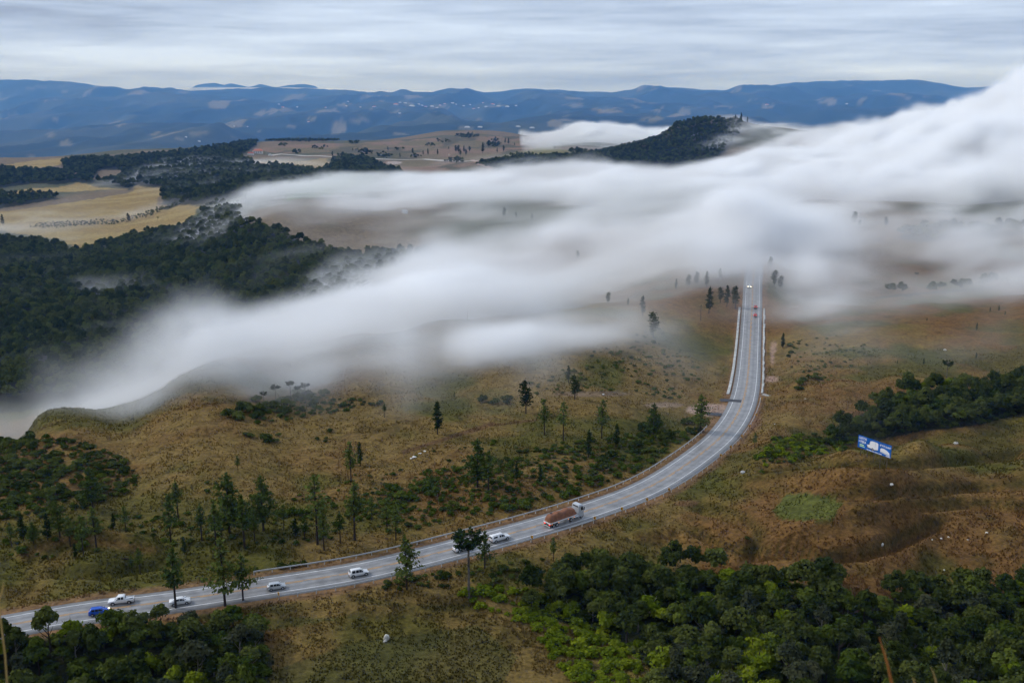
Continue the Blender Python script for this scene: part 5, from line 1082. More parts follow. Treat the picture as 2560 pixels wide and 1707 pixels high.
grass()

# ------------------------------------------------------------------ vehicles (x forward, origin on the road under the middle)
def ring(x, w, zs, zb, zr, wr):  # half-section of a body: sill, belt, roof edge, roof
    return [(x, -w * .93, zs), (x, -w, zs + .25), (x, -w * .97, zb), (x, -wr, zr), (x, 0, zr + .03), (x, wr, zr), (x, w * .97, zb), (x, w, zs + .25), (x, w * .93, zs)]
def quad_on(rs, i, j, side, a=.10, b=.90, c=.12, d=.90, out=.012):
    """a pane laid on the side of the cabin between sections i and j"""
    A, B = rs[i], rs[j]; s = 2 if side < 0 else 6; t = 3 if side < 0 else 5
    p00, p01, p10, p11 = (Vector(q) for q in (A[s], A[t], B[s], B[t]))
    f = lambda u, v: (p00 * (1 - u) + p10 * u) * (1 - v) + (p01 * (1 - u) + p11 * u) * v
    n = (p10 - p00).cross(p01 - p00).normalized(); n = n if n.y * side > 0 else -n
    return MB().add([f(a, c) + n * out, f(b, c) + n * out, f(b, d) + n * out, f(a, d) + n * out], [(0, 1, 2, 3)])
def pane(rs, i, j, m=.1, out=.014):
    """windscreen or rear window: between section i (belt) and section j (roof)"""
    A, B = rs[i], rs[j]; P = [Vector(A[3]) * (1 - m) + Vector(A[5]) * m, Vector(A[5]) * (1 - m) + Vector(A[3]) * m, Vector(B[5]) * (1 - m) + Vector(B[3]) * m, Vector(B[3]) * (1 - m) + Vector(B[5]) * m]
    n = (P[1] - P[0]).cross(P[3] - P[0]).normalized(); n = n if n.z > 0 else -n
    for k in range(2): P[k], P[3 - k] = P[k] * .93 + P[3 - k] * .07, P[3 - k] * .93 + P[k] * .07
    return MB().add([p + n * out for p in P], [(0, 1, 2, 3)])
def wheels(t, xs, y, r, wd=.22):
    wm = rm = None
    for x in xs:
        for s in (-1, 1):
            if wm is None:
                w_ = MB().disc_wheel((0, 0, 0), r, wd).build('wheel', M['tyre'], t); wm = w_.data
                r_ = MB().disc_wheel((0, 0, 0), r * .62, wd + .03, 12).build('rim', M['rim'], w_); rm = r_.data
            else:
                w_ = bpy.data.objects.new('wheel', wm); col.objects.link(w_); w_.parent = t; r_ = bpy.data.objects.new('rim', rm); col.objects.link(r_); r_.parent = w_
            w_.location = (x, s * y, r)
def car(kind, label, paint, loc, rz, lit=False, group=None):
    cat = {'hatch': 'car', 'suv': 'car', 'sedan': 'car', 'pickup': 'pickup', 'capped': 'pickup', 'van': 'car'}[kind]
    t = thing({'hatch': 'hatchback_car', 'suv': 'sport_utility_car', 'sedan': 'sedan_car', 'pickup': 'pickup_truck', 'capped': 'pickup_truck', 'van': 'hatchback_car'}[kind], label, cat, loc, rz, group)
    P = M[paint]
    if kind in ('pickup', 'capped'):
        L, w_, r = 5.25, .92, .38; zs = .42
        rs = [ring(-2.62, w_ * .96, zs + .08, 1.08, 1.09, .86), ring(-2.56, w_, zs, 1.10, 1.11, .88), ring(-.92, w_, zs, 1.12, 1.13, .88)]
        if kind == 'capped': rs = [ring(-2.60, w_ * .96, zs + .08, 1.08, 1.10, .86), ring(-2.5, w_, zs, 1.10, 1.62, .74), ring(-2.3, w_, zs, 1.10, 1.76, .74), ring(-.95, w_, zs, 1.12, 1.78, .74)]
        nb_ = len(rs)
        rs += [ring(-.85, w_, zs, 1.12, 1.62 if kind == 'pickup' else 1.76, .72), ring(-.55, w_, zs, 1.12, 1.78, .70), ring(.55, w_, zs, 1.10, 1.78, .68), ring(1.32, w_, zs, 1.06, 1.08, .80), ring(2.35, w_ * .97, zs, .98, 1.0, .76), ring(2.58, w_ * .88, zs + .06, .84, .88, .66)]
        axl = (-1.62, 1.62); k0 = nb_
        body = MB().loft(rs).build('body', P, t, True)
        if kind == 'pickup':
            b = MB().box((-2.48, -.74, .70), (-1.0, .74, 1.135)); b.build('cargo_bed', M['black'], t)
        else:
            quad_on(rs, 2, 3, -1, .1, .9, .25, .85).build('cap_window', M['glass'], t); quad_on(rs, 2, 3, 1, .1, .9, .25, .85).build('cap_window', M['glass'], t)
            MB().tube([(-2.2, -.6, 1.88), (.3, -.6, 1.88)], .03, 5).build('roof_rail', M['black'], t); MB().tube([(-2.2, .6, 1.88), (.3, .6, 1.88)], .03, 5).build('roof_rail', M['black'], t)
        sw = [(k0 + 1, k0 + 2, .02, .44), (k0 + 1, k0 + 2, .52, .98), (k0 + 2, k0 + 3, .03, .5)]; ws, rw = (k0 + 3, k0 + 2), ((k0 - 1, k0) if kind == 'pickup' else (0, 1))
        fx, bx, zl = 2.5, -2.62, .82
    else:
        H = {'hatch': 1.50, 'suv': 1.68, 'sedan': 1.46, 'van': 1.55}[kind]; w_ = {'suv': .92}.get(kind, .86); zs = .24 if kind != 'suv' else .32; r = .31 if kind != 'suv' else .36
        if kind == 'sedan':
            rs = [ring(-2.18, w_ * .86, zs + .12, .92, .96, .62), ring(-2.08, w_ * .97, zs, .98, 1.02, .70), ring(-1.55, w_, zs, .98, 1.04, .72), ring(-.80, w_, zs, .97, H - .05, .58), ring(-.1, w_, zs, .95, H, .58), ring(.55, w_, zs, .93, H - .06, .58), ring(1.28, w_, zs, .90, .94, .70), ring(1.95, w_ * .95, zs, .80, .84, .66), ring(2.15, w_ * .80, zs + .08, .62, .68, .55)]
            axl = (-1.32, 1.32); sw = [(3, 4, -.25, .92), (4, 5, .04, .98), (5, 6, .02, .5)]; ws, rw = (6, 5), (2, 3); fx, bx, zl = 2.05, -2.16, .78
        else:
            L = {'hatch': 3.95, 'suv': 4.45, 'van': 4.1}[kind] / 2
            rs = [ring(-L, w_ * .88, zs + .14, .92, .97, .66), ring(-L + .08, w_ * .97, zs, .98, 1.04, .70), ring(-L + .45, w_, zs, .98, H - .06, .62), ring(-L + .75, w_, zs, .98, H, .60), ring(-.05, w_, zs, .96, H + .01, .60), ring(.50, w_, zs, .94, H - .05, .59), ring(1.15, w_, zs, .92, .97, .70), ring(L - .22, w_ * .95, zs, .82, .86, .66), ring(L, w_ * .80, zs + .08, .62, .68, .55)]
            axl = (-L + .75, L - .72); sw = [(3, 4, -.12, .42), (3, 4, .5, .98), (4, 5, .05, .98), (5, 6, .02, .5)]; ws, rw = (6, 5), (1, 2); fx, bx, zl = L - .10, -L + .0, .80
        MB().loft(rs).build('body', P, t, True)
        if kind == 'suv':
            for s in (-1, 1): MB().tube([(-1.5, s * .58, H + .06), (.3, s * .58, H + .06)], .025, 5).build('roof_rail', M['chrome'], t)
    for i, j, a, b_ in sw:
        for s in (-1, 1): quad_on(rs, i, j, s, a, b_, .14, .9).build('side_window', M['glass'], t)
    pane(rs, *ws).build('windscreen', M['glass'], t); pane(rs, *rw).build('rear_window', M['glass'], t)
    wheels(t, axl, w_ - .08, r)
    for s in (-1, 1):
        for x in axl: MB().prism([(x + math.cos(math.pi * k / 8) * r * 1.22, r + math.sin(math.pi * k / 8) * r * 1.22) for k in range(9)], s * (w_ - .18) - .02, s * (w_ + .012)).build('wheel_arch', M['black'], t)
        MB().box((fx - .14, s * .58 - .16, zl - .10), (fx + .06, s * .58 + .16, zl + .07), .02).build('headlight', M['lamp_lit'] if lit else M['lamp_clear'], t)
        MB().box((bx - .03, s * .66 - .12, zl - .02), (bx + .10, s * .66 + .10, zl + .18), .01).build('tail_light', M['lamp_red_lit'] if lit == 'tail' else M['lamp_red'], t)
        MB().box((.95, s * (w_ + .02) - .06, 1.0), (1.12, s * (w_ + .02) + .10 * s + .02, 1.14), .02).build('mirror', P, t)
    MB().box((fx - .02, -.62, .30), (fx + .12, .62, .46), .02).build('bumper', M['black'], t); MB().box((bx - .06, -.70, .36), (bx + .06, .70, .54), .02).build('bumper', M['black'], t)
    MB().box((bx - .075, -.22, .62), (bx - .04, .22, .76)).build('number_plate', M['lamp_clear'], t)
    return t
def on_road(u, v, lane, rev=False, **kw):
    i = ridx(u, v); x, y = ROAD[i, :2] + RN[i] * lane; z = ROAD[i, 2] + .045
    a = math.atan2(RT[i, 1], RT[i, 0]) + (math.pi if rev else 0)
    return (float(x), float(y), float(z)), a
def put(kind, u, v, lane, rev, paint, label, lit=False):
    loc, a = on_road(u, v, lane, rev); return car(kind, label, paint, loc, a, lit)
put('hatch', 238, 1524, 1.85, False, 'blue', 'bright blue car half hidden by the trees at the left end of the road', True)
put('pickup', 302, 1517, -1.85, True, 'white', 'white double-cab pickup coming left in the far lane', True)
put('sedan', 450, 1499, 1.85, False, 'white', 'white sedan heading right behind a tall pine stem', False)
put('hatch', 697, 1460, 1.85, False, 'silver', 'silver hatchback heading right, between the roadside pines and the white wagon')
put('suv', 899, 1427, 1.85, False, 'white', 'white sport utility car heading right on the open stretch of road')
put('pickup', 1142, 1368, 1.85, False, 'white', 'white double-cab pickup with an open dark bed heading right behind the araucaria')
put('capped', 1236, 1343, 1.85, False, 'white', 'white pickup with a canopy over its bed, behind the lorry')
put('suv', 1876, 719, -1.85, True, 'white', 'car with bright headlights coming out of the fog')
put('hatch', 1885, 789, 1.85, False, 'red', 'red car with lit tail lights climbing into the fog', 'tail')
put('van', 1887, 771, 1.85, False, 'red', 'faint red car farther ahead in the fog', 'tail')
for o in list(bpy.data.objects):
    if o.name.startswith('headlight') and o.parent and 'bright headlights' in str(o.parent.get('label')):
        o.data.materials[0] = M['lamp_lit']; o.scale = (1, 1.3, 1.6); o.location.z = -.5

def lorry():
    loc, a = on_road(1403, 1297, 1.85); t = thing('flatbed_lorry', 'long flatbed lorry with a brown tarpaulin load and grey cab', 'lorry', loc, a)
    # cab over engine
    W = 1.25
    sec = lambda x, zb, zt, w=W, e=.12: [(x, -w, zb), (x, -w, zt - e), (x, -w + e, zt), (x, w - e, zt), (x, w, zt - e), (x, w, zb)]
    cab = MB().loft([sec(4.35, .75, 3.30, W, .2), sec(4.5, .72, 3.55, W, .25), sec(5.6, .62, 3.60, W, .25), sec(6.15, .52, 3.30, W, .2), sec(6.38, .48, 2.35, W * .99), sec(6.42, .45, 1.4, W * .98)]).build('cab', M['silver'], t)
    MB().add([(6.19, -1.08, 3.18), (6.19, 1.08, 3.18), (6.405, 1.10, 2.22), (6.405, -1.10, 2.22)], [(0, 1, 2, 3)]).build('windscreen', M['glass'], cab)
    for s in (-1, 1):
        MB().add([(5.25, s * 1.262, 2.1), (6.15, s * 1.262, 2.1), (6.0, s * 1.262, 2.95), (5.25, s * 1.262, 2.95)], [(0, 1, 2, 3)]).build('side_window', M['glass'], cab)
        MB().box((6.3, s * 1.42 - .1, 2.1), (6.42, s * 1.42 + .1, 2.9)).build('mirror', M['black'], cab)
        MB().box((6.40, s * .95 - .2, .78), (6.47, s * .95 + .2, 1.0)).build('headlight', M['lamp_clear'], cab)
    MB().box((6.30, -1.24, .40), (6.52, 1.24, .74), .03).build('bumper', M['black'], cab)
    MB().box((4.30, -.95, 3.0), (4.36, .95, 3.3)).build('vent', M['black'], cab)
    MB().box((-6.6, -.45, .82), (4.9, .45, 1.12)).build('chassis', M['black'], t)
    bed = MB().box((-6.7, -1.28, 1.22), (3.9, 1.28, 1.48)).build('load_bed', M['white'], t)
    MB().box((-6.72, -1.30, 1.16), (3.92, 1.30, 1.22)).build('bed_edge', M['black'], bed)
    for x in (-5.9, -3.4, .3, 2.6): MB().box((x - .12, -1.31, 1.03), (x + .12, -1.26, 1.13)).build('side_lamp', M['orange'], bed)
    # load: a rounded heap under a brown tarpaulin with sags
    rg = np.random.default_rng(3); rings = []; nx = 27
    for i in range(nx):
        q = i / (nx - 1); x = -6.55 + 10.3 * q; e = min(1, min(q, 1 - q) * 14) ** .5; h = 1.48 + (1.85 - .25 * abs(math.sin(q * 9))) * (.35 + .65 * e) - .18 * (q > .82)
        row = []
        for k in range(11):
            p = k / 10; yy = -1.24 + 2.48 * p; prof = (1 - abs(2 * p - 1) ** 4.5); row.append((x, yy * (.90 + .1 * e) + rg.normal() * .012, 1.482 + (h - 1.482) * prof + rg.normal() * .022))
        rings.append([(x, -1.22 * (.9 + .1 * e), 1.481)] + row[1:-1] + [(x, 1.22 * (.9 + .1 * e), 1.481)])
    tarp = MB().loft(rings, closed=False, cap=False); n = len(rings[0])
    tarp.f.append(tuple(range(n))); tarp.f.append(tuple(range((nx - 1) * n, nx * n))[::-1]); tarp.build('tarpaulin', mat('brown_tarpaulin', (.24, .105, .058), .75, .2, noise=.3, nscale=1.2, bump=.4), t, True)
    MB().box((-5.2, .1, 3.24), (-4.5, .5, 3.30), .05).build('tarpaulin_fold', M['black'], t)
    for s in (-1, 1):
        MB().tube([(3.0, s * 1.0, .85), (4.5, s * 1.0, .85)], .30, 12).build('fuel_tank', M['chrome'], t)
        MB().box((-6.62, s * .9 - .25, .95), (-6.55, s * .9 + .25, 1.12)).build('tail_light', M['lamp_red_lit'], t)
        MB().box((-6.4, s * .95 - .3, .2), (-6.37, s * .95 + .3, 1.0)).build('mud_flap', M['black'], t)
    wheels(t, (-5.2, -3.9, 1.5, 2.75 - .0 if False else 5.55), 1.05, .52, .30)
    MB().box((-6.66, -1.15, .42), (-6.56, 1.15, .56)).build('rear_bar', M['post'], t)
    for x in (-6.5,):
        for s in (-1, 1): MB().box((x - .04, s * .6 - .05, .5), (x + .04, s * .6 + .05, .9)).build('bar_bracket', M['black'], t)
    t.scale = (.88, 1, 1.08)
    return t
lorry()

# ------------------------------------------------------------------ billboard
def billboard():
    a = np.array(at(2140, 1141)); b = np.array(at(2226, 1152)); y = 252.
    # upper left and lower right corner of the panel as seen: (2144, 1093) (2228, 1114) / (2143, 1121) (2226, 1142)
    yl, yr_ = 257.0, 248.0
    A = np.array([su(2143.5, 1121) * yl, yl, CAM_Z - tv(1121) * yl]); B = np.array([su(2226.5, 1141) * yr_, yr_, CAM_Z - tv(1141) * yr_])
    zb = max(A[2], B[2]); zb = (A[2] + B[2]) / 2
    d = B[:2] - A[:2]; L = float(np.hypot(*d)); H = L / 3.05
    t = thing('billboard', 'blue roadside billboard advertising pickup canopies, standing on the brown hill', 'billboard', (A[0], A[1], zb), math.atan2(d[1], d[0]))
    pn = mat('billboard_blue', (.004, .11, .46), .45, noise=.35, nscale=.35); MB().box((0, 0, 0), (L, .08, H)).build('panel', pn, t)
    for k in range(5):
        x = L * (k + .5) / 5; X = A[:2] + d / L * x; g = float(gz(*X)) - zb
        MB().box((x - .08, .09, g - .5), (x + .08, .25, H * .95)).build('post', M['wood'], t)
    W = mat('white_print', (.80, .80, .82), .6); G = mat('green_print', (.55, .80, .38), .6); K = mat('black_print', (.02, .02, .03), .6); S = mat('grey_print', (.45, .50, .58), .6)
    def poly(nm, P, m, dy=.006): return MB().add([(x * L, -dy, z * H) for x, z in P], [tuple(range(len(P)))]).build(nm, m, t)
    def text(s, x, z, h, wid, m, nm='lettering'):
        c = bpy.data.curves.new(nm, 'FONT'); c.body = s; c.size = 1; c.offset = .022; o = bpy.data.objects.new(nm, c); col.objects.link(o)
        bpy.context.view_layer.update(); dg = bpy.context.evaluated_depsgraph_get(); me = bpy.data.meshes.new_from_object(o.evaluated_get(dg)); bpy.data.objects.remove(o)
        co = np.array([v.co[:] for v in me.vertices]); lo, hi = co.min(0), co.max(0)
        co = (co - lo) / np.maximum(hi - lo, 1e-6); V = np.stack([(x + co[:, 0] * wid) * L, np.full(len(co), -.008), (z + co[:, 1] * h) * H], 1); me.vertices.foreach_set('co', V.astype(np.float32).ravel()); me.materials.clear(); me.materials.append(m); me.update()
        q = bpy.data.objects.new(nm, me); col.objects.link(q); q.parent = t
    text('CAPOTAS', .025, .72, .20, .235, W); text('DE', .022, .47, .13, .045, W); text('FIBRA', .08, .44, .20, .17, W)
    for z, w_ in ((.255, .13), (.13, .155)): poly('green_line', [(.06, z), (.06 + w_, z), (.06 + w_, z + .075), (.06, z + .075)], G)
    # the pictured white pickup with its canopy
    poly('pickup_picture', [(.27, .33), (.29, .46), (.345, .53), (.375, .80), (.43, .86), (.58, .86), (.615, .78), (.62, .30), (.59, .24), (.50, .20), (.42, .22), (.29, .24)], W)
    poly('canopy_edge', [(.525, .30), (.530, .30), (.535, .84), (.525, .85)], S, .010); poly('cab_window', [(.31, .48), (.35, .52), (.37, .60), (.33, .58)], K, .010); poly('lower_shade', [(.28, .24), (.42, .15), (.60, .20), (.60, .26), (.50, .22), (.29, .27)], K, .009)
    poly('wheel_picture', [(.455 + .035 * math.cos(k * .785), .20 + .12 * math.sin(k * .785)) for k in range(8)], K, .011); poly('hub_picture', [(.455 + .014 * math.cos(k * .785), .20 + .05 * math.sin(k * .785)) for k in range(8)], S, .013); poly('wheel_picture', [(.285 + .016 * math.cos(k * .785), .30 + .09 * math.sin(k * .785)) for k in range(8)], K, .011)
    text('47 9 9116-8447', .66, .68, .17, .33, W)
    poly('canopy_picture', [(.685, .24), (.685, .48), (.71, .56), (.80, .57), (.88, .50), (.955, .36), (.97, .14), (.95, .12)], W); poly('canopy_picture', [(.70, .26), (.70, .31), (.95, .22), (.95, .17)], S, .010)
    x = .28
    for w_ in (.05, .09, .06, .11, .10): poly('web_line', [(x, .035), (x + w_, .035), (x + w_, .085), (x, .085)], W); x += w_ + .012
    poly('web_line', [(.86, .03), (.985, .03), (.985, .09), (.86, .09)], W)
    return t
billboard()

# ------------------------------------------------------------------ poles, rocks, houses, stalks
def pole(u, v, hpx, label):
    x, y, z = at(u, v); h = hpx / pxm(x, y, z); t = thing('utility_pole', label, 'utility pole', (x, y, z), .4)
    MB().tube([(0, 0, -.5), (0, 0, h)], [.17, .12], 7).build('pole', M['wood'], t); MB().box((-.9, -.06, h - .6), (.9, .06, h - .45)).build('crossarm', M['wood'], t)
    for s in (-.8, 0, .8): MB().tube([(s, 0, h - .45), (s, 0, h - .2)], .05, 5).build('insulator', M['post'], t)
pole(1169, 808, 46, 'thin utility pole on the skyline of the bare misty hill'); pole(1751, 802, 40, 'thin utility pole beside the hazy pine left of the climbing road')
def rock(u, v, wpx, label, seed, flat=.7, group=None, m=None):
    x, y, z = at(u, v); w_ = wpx / pxm(x, y, z) / 2; bm = bmesh.new(); bmesh.ops.create_icosphere(bm, subdivisions=2, radius=1); rg = np.random.default_rng(seed)
    D = rg.normal(size=(9, 3)); D /= np.linalg.norm(D, axis=1)[:, None]
    for p in bm.verts:
        c = np.array(p.co); k = 1.0
        for d in D: k = min(k, rg.uniform(.70, .72) / max(.05, float(c @ d))) if float(c @ d) > .70 else k
        p.co = Vector(c * k * (1 + .05 * rg.normal())); p.co.z *= flat
    me = bpy.data.meshes.new('rock'); bm.to_mesh(me); bm.free(); me.materials.append(m or M['rock']); o = bpy.data.objects.new('rock', me); col.objects.link(o); o.location = (x, y, z + .35 * w_ * flat); o.scale = (w_,) * 3; o.rotation_euler = (0, 0, seed); return tag(o, label, 'rock', group)
M['rock_white'] = mat('pale_rock', (.62, .60, .55), .9, .2, noise=.3, nscale=2.5, bump=.5)
rock(966, 1598, 17, 'pale upright boulder alone in the grass at the bottom centre', 1, 1.45, m=M['rock_white']); rock(963, 1604, 12, 'smaller dark rock at the foot of the pale upright boulder', 15, .6)
rock(2390, 1110, 14, 'grey boulder on the brown crest right of the billboard', 2); rock(1856, 1182, 15, 'grey boulder on the left crest of the rusty slope', 3, .6); rock(2228, 1212, 11, 'white rock in the middle of the rusty slope', 4, .8, m=M['rock_white']); rock(2205, 1369, 8, 'small white upright rock in the hollow of the rusty slope', 5, 1.4, m=M['rock_white'])
for k, (u, v, w_) in enumerate([(2353, 1347, 7), (2371, 1343, 6), (2467, 1332, 8), (2419, 1350, 5), (2330, 1350, 5)]): rock(u, v, w_, 'small white rock scattered on the lower right rusty slope', 20 + k, .6, 'white rocks on the rusty slope', M['rock_white'])
for k, (u, v, w_) in enumerate([(1036, 1143, 14), (1050, 1134, 9), (1062, 1128, 8), (1028, 1146, 7)]): rock(u, v, w_, 'pale rock in the outcrop below the rusty track', 30 + k, .4, 'rocks of the pale outcrop', M['rock_white'])
rock(1508, 987, 8, 'white rock in the misty bare patch', 40, .5, m=M['rock_white']); rock(2362, 876, 9, 'white rock beside a low bush on the right heath', 41, .5, m=M['rock_white']); rock(2013, 998, 6, 'pale stone below the end of the concrete chute', 42, .6, m=M['rock_white']); rock(1936, 1060, 5, 'white stone outside the road bend', 43, .6, m=M['rock_white'])
rock(2360, 1425, 6, 'white rock at the top edge of the lower right wood', 44, .6, m=M['rock_white'])
def log_(u, v):
    x, y, z = at(u, v); o = MB().tube([(-.9, 0, .25), (0, .1, .32), (.9, 0, .22)], [.22, .28, .2], 7).build('log', M['bark']); o.location = (x, y, z); tag(o, 'dark fallen log on the brown knoll at the left', 'log')
log_(313, 1401)

M['wall'] = mat('white_wall', (.72, .70, .66), .8); M['tile'] = mat('clay_roof', (.42, .15, .09), .8); M['tin'] = mat('grey_roof', (.45, .46, .47), .6)
def house(u, v, wpx, label, rz=.2, group=None, storeys=1, roof='tile', parts=False, depth=.7):
    x, y, z = at(u, v); w_ = wpx / pxm(x, y, z); h = min(2.9 * storeys, w_ * .8); dd = w_ * depth
    t = thing('house', label, 'house', (x, y, z), rz, group)
    MB().box((-w_ / 2, -dd / 2, -3), (w_ / 2, dd / 2, h)).build('wall', M['wall'], t)
    e = w_ * .05; MB().add([(-w_ / 2 - e, -dd / 2 - e, h + .02), (w_ / 2 + e, -dd / 2 - e, h + .02), (w_ / 2 + e, dd / 2 + e, h + .02), (-w_ / 2 - e, dd / 2 + e, h + .02), (-w_ * .28, 0, h + w_ * .2), (w_ * .28, 0, h + w_ * .2)], [(0, 1, 5, 4), (1, 2, 5), (2, 3, 4, 5), (3, 0, 4), (3, 2, 1, 0)]).build('roof', M[roof], t)
    if parts:
        for s in range(storeys):
            for k in range(4): MB().box((-w_ * .4 + k * w_ * .22, -dd / 2 - .06, s * 2.9 + 1.0), (-w_ * .4 + k * w_ * .22 + w_ * .12, -dd / 2 - .02, s * 2.9 + 2.2)).build('window', M['glass'], t)
    return t
house(645, 384, 24, 'white two-storey house with a red hipped roof on the plateau', .15, None, 2, parts=True); house(675, 390, 7, 'small white shed right of the red-roofed house', .1, roof='tin')
house(627, 387, 16, 'low pale outbuilding left of the red-roofed house', .15, depth=.4, roof='tile')
house(1012, 534, 15, 'long white shed roof lying in the thin fog', -.3, roof='tin', depth=.25); house(1123, 389, 4, 'tiny yellow hut on the pink-brown plateau', 0)
VILL = [(990, 262, 9), (1030, 267, 11), (1047, 262, 5), (1064, 268, 6), (1080, 267, 7), (1093, 271, 5), (1112, 261, 5), (1131, 259, 7), (1159, 266, 5), (1185, 273, 6), (1197, 271, 4), (1215, 268, 6), (1232, 262, 8), (1246, 267, 8), (1268, 268, 8), (936, 268, 7), (901, 269, 4), (866, 267, 4), (814, 270, 4), (870, 255, 4), (743, 269, 4), (707, 270, 7), (697, 262, 4), (999, 285, 6), (772, 306, 5), (465, 344, 4), (498, 355, 5), (1918, 263, 7), (2117, 261, 5), (586, 317, 3), (619, 318, 3), (1000, 258, 5), (1013, 259, 6), (1100, 264, 5), (1055, 265, 5), (1175, 263, 4), (1208, 258, 4), (1290, 266, 5), (1140, 262, 4)]
for k, (u, v, w_) in enumerate(VILL): house(u, v, w_ * 1.25, 'tiny pale house of the far village on the blue hills', random.uniform(-.5, .5), 'houses of the far village', 2, 'tin' if k % 3 else 'tile', depth=.5)
for k, (u, v) in enumerate([(1200, 319), (1295, 318), (1330, 321), (1168, 320)]): house(u, v, (12, 12, 12, 14)[k], ('long white roof beyond the small green hill', 'pale round-roofed barn behind the small hill', 'pale shed at the right end of the small hill', 'white shed left behind the small hill')[k], 0, roof='tin', depth=.5)

# wall along the plateau track
def track(name, pts, wd, m, lift=.25, kind='structure'):
    V = []; 
    P = [np.array(at(u, v)) for u, v in pts]; Q = []
    for i in range(len(P) - 1):
        for k in range(12): Q.append(P[i] + (P[i + 1] - P[i]) * k / 12)
    Q.append(P[-1]); Q = np.array(Q); T = np.gradient(Q[:, :2], axis=0); T /= np.linalg.norm(T, axis=1)[:, None]; N = np.stack([T[:, 1], -T[:, 0]], 1)
    for s in (-1, 1):
        xy = Q[:, :2] + N * s * wd / 2; V.append(np.concatenate([xy, (gz(xy[:, 0], xy[:, 1]) + lift)[:, None]], 1))
    V = np.stack(V, 1); k = np.arange(len(Q) * 2).reshape(-1, 2); o = mesh_obj(name, V.reshape(-1, 3), np.stack([k[:-1, 0], k[:-1, 1], k[1:, 1], k[1:, 0]], -1), m); o['kind'] = kind; return o
M['pale_track'] = mat('pale_gravel', (.50, .46, .42), .9, noise=.2, nscale=.1); M['earth'] = mat('pink_earth', (.30, .20, .15), .9, noise=.25, nscale=.1)
track('plateau_track', [(676, 390), (700, 386), (800, 391), (900, 396), (1000, 400), (1060, 399), (1130, 403), (1200, 402)], 14, M['pale_track'], .6)
track('earth_track', [(1180, 400), (1200, 412), (1226, 422), (1222, 432), (1190, 436)], 9, M['earth'], .5)
track('field_track', [(180, 442), (190, 434), (205, 431)], 9, M['earth'], .5)

# ridges beyond the blue hills, rising out of low cloud
def ridge(pts, Y, label):
    u = np.linspace(pts[0][0] - 40, pts[-1][0] + 40, 70); v = np.interp(u, [p[0] for p in pts], [p[1] for p in pts]); v = v + 1.2 * fbm(u / 22, u * 0 + 3, 3)
    x = (u - 1280) / F / kv(220) * Y; zt = CAM_Z - tv(v) * Y; V = []
    for k, (dy, q) in enumerate(((-900, 0), (-350, .55), (0, 1), (500, .5), (1000, 0))): V.append(np.stack([x, Y + dy + 60 * fbm(x / 300, x * 0 + k, 3), zt * q - 100 * (1 - q)], 1))
    V = np.stack(V, 1); k = np.arange(70 * 5).reshape(70, 5)
    o = mesh_obj('far_ridge', V.reshape(-1, 3), np.stack([k[:-1, :-1], k[:-1, 1:], k[1:, 1:], k[1:, :-1]], -1).reshape(-1, 4), mat('far_forest', (.024, .038, .026), .95), smooth=True); o['kind'] = 'structure'
ridge([(470, 226), (490, 214), (515, 210), (540, 208), (560, 213), (580, 209), (600, 213), (620, 218), (650, 211), (675, 216), (690, 219), (720, 213), (760, 211), (790, 216), (800, 226)], 26200, '')
ridge([(1120, 243), (1150, 236), (1190, 236), (1215, 241)], 26200, '')
LOWC = volume_material('low_cloud_air', (1, 1, 1), .0022, attr=False)
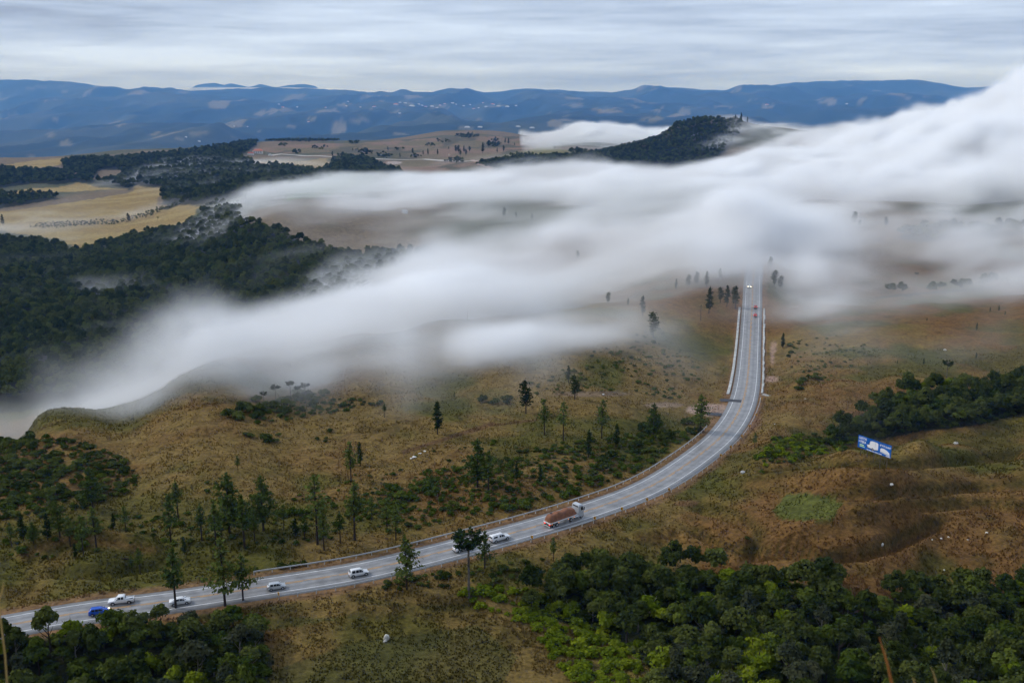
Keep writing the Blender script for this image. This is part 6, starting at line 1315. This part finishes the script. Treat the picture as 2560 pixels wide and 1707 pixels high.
for u, v, ru, rv in ((620, 225, 260, 6), (900, 233, 260, 7), (1180, 241, 200, 5)):
    Y = 25300 if rv > 3 else 25000; px = Y / F; me = bpy.data.meshes.new('low_cloud'); bm = bmesh.new(); bmesh.ops.create_icosphere(bm, subdivisions=4, radius=1)
    for q in bm.verts:
        n_ = 1 + .35 * float(fbm(np.array([q.co.x * 5 + u]), np.array([q.co.z * 2 + q.co.y * 2]), 3)[0]); q.co = Vector((q.co.x * ru * px, q.co.y * 350, q.co.z * rv * px * n_))
    bm.to_mesh(me); bm.free(); me.materials.append(LOWC); o = bpy.data.objects.new('low_cloud', me); col.objects.link(o); o.location = (su(u, v) * Y, Y, CAM_Z - tv(v) * Y); o['kind'] = 'stuff'; o['label'] = 'flat white cloud lying behind the far blue hills'

# dry stalks in front of the lens, rooted in the hilltop below the camera
M['stalk'] = mat('dry_stalk', (.50, .17, .035), .8, noise=.3, nscale=9.); M['stalk_pale'] = mat('pale_stalk', (.55, .36, .12), .8)
def stalk(u0, v0, u1, v1, d, r, m, label):
    s0, s1 = su(u0, v0), su(u1, v1); top = Vector((s1 * d, d, CAM_Z - tv(v1) * d)); low = Vector((s0 * d, d, CAM_Z - tv(v0) * d)); foot = low + (low - top) * 1.0
    g = float(gz(foot.x, foot.y)); q = (foot.z - g); foot = Vector((foot.x, foot.y, g - .05))
    t = thing('grass_stalk', label, 'grass stalk', foot); P = [Vector((0, 0, 0)), (low - foot) * .6 + Vector((.01, 0, .05)), low - foot, (low + top) / 2 - foot + Vector((.004, 0, 0)), top - foot]
    MB().tube(P, [r * 1.6, r * 1.3, r * 1.2, r, r * .25], 5).build('stem', M[m], t)
    b = MB(); mid = (low + top) / 2 - foot; e_ = top - foot
    b.add([mid + Vector((r * .6, 0, 0)), mid + Vector((-r * .6, 0, 0)), mid + (e_ - mid) * .8 + Vector((r * 4.5, .01, .0))], [(0, 1, 2)]); b.build('leaf', M['stalk_pale'], t)
stalk(2232, 1720, 2198, 1592, 3.2, .0042, 'stalk', 'blurred rust-coloured dry grass stalk rising at the lower right edge of the wood')
stalk(2345, 1725, 2326, 1664, 3.3, .0028, 'stalk_pale', 'faint thin dry grass tip right of the rust-coloured stalk')
stalk(2290, 1725, 2280, 1690, 3.3, .003, 'stalk_pale', 'short dry grass tip just right of the rust-coloured stalk')
stalk(-4, 1505, 9, 1452, 3.4, .0026, 'stalk_pale', 'blurred yellow dry grass tip at the left picture edge')
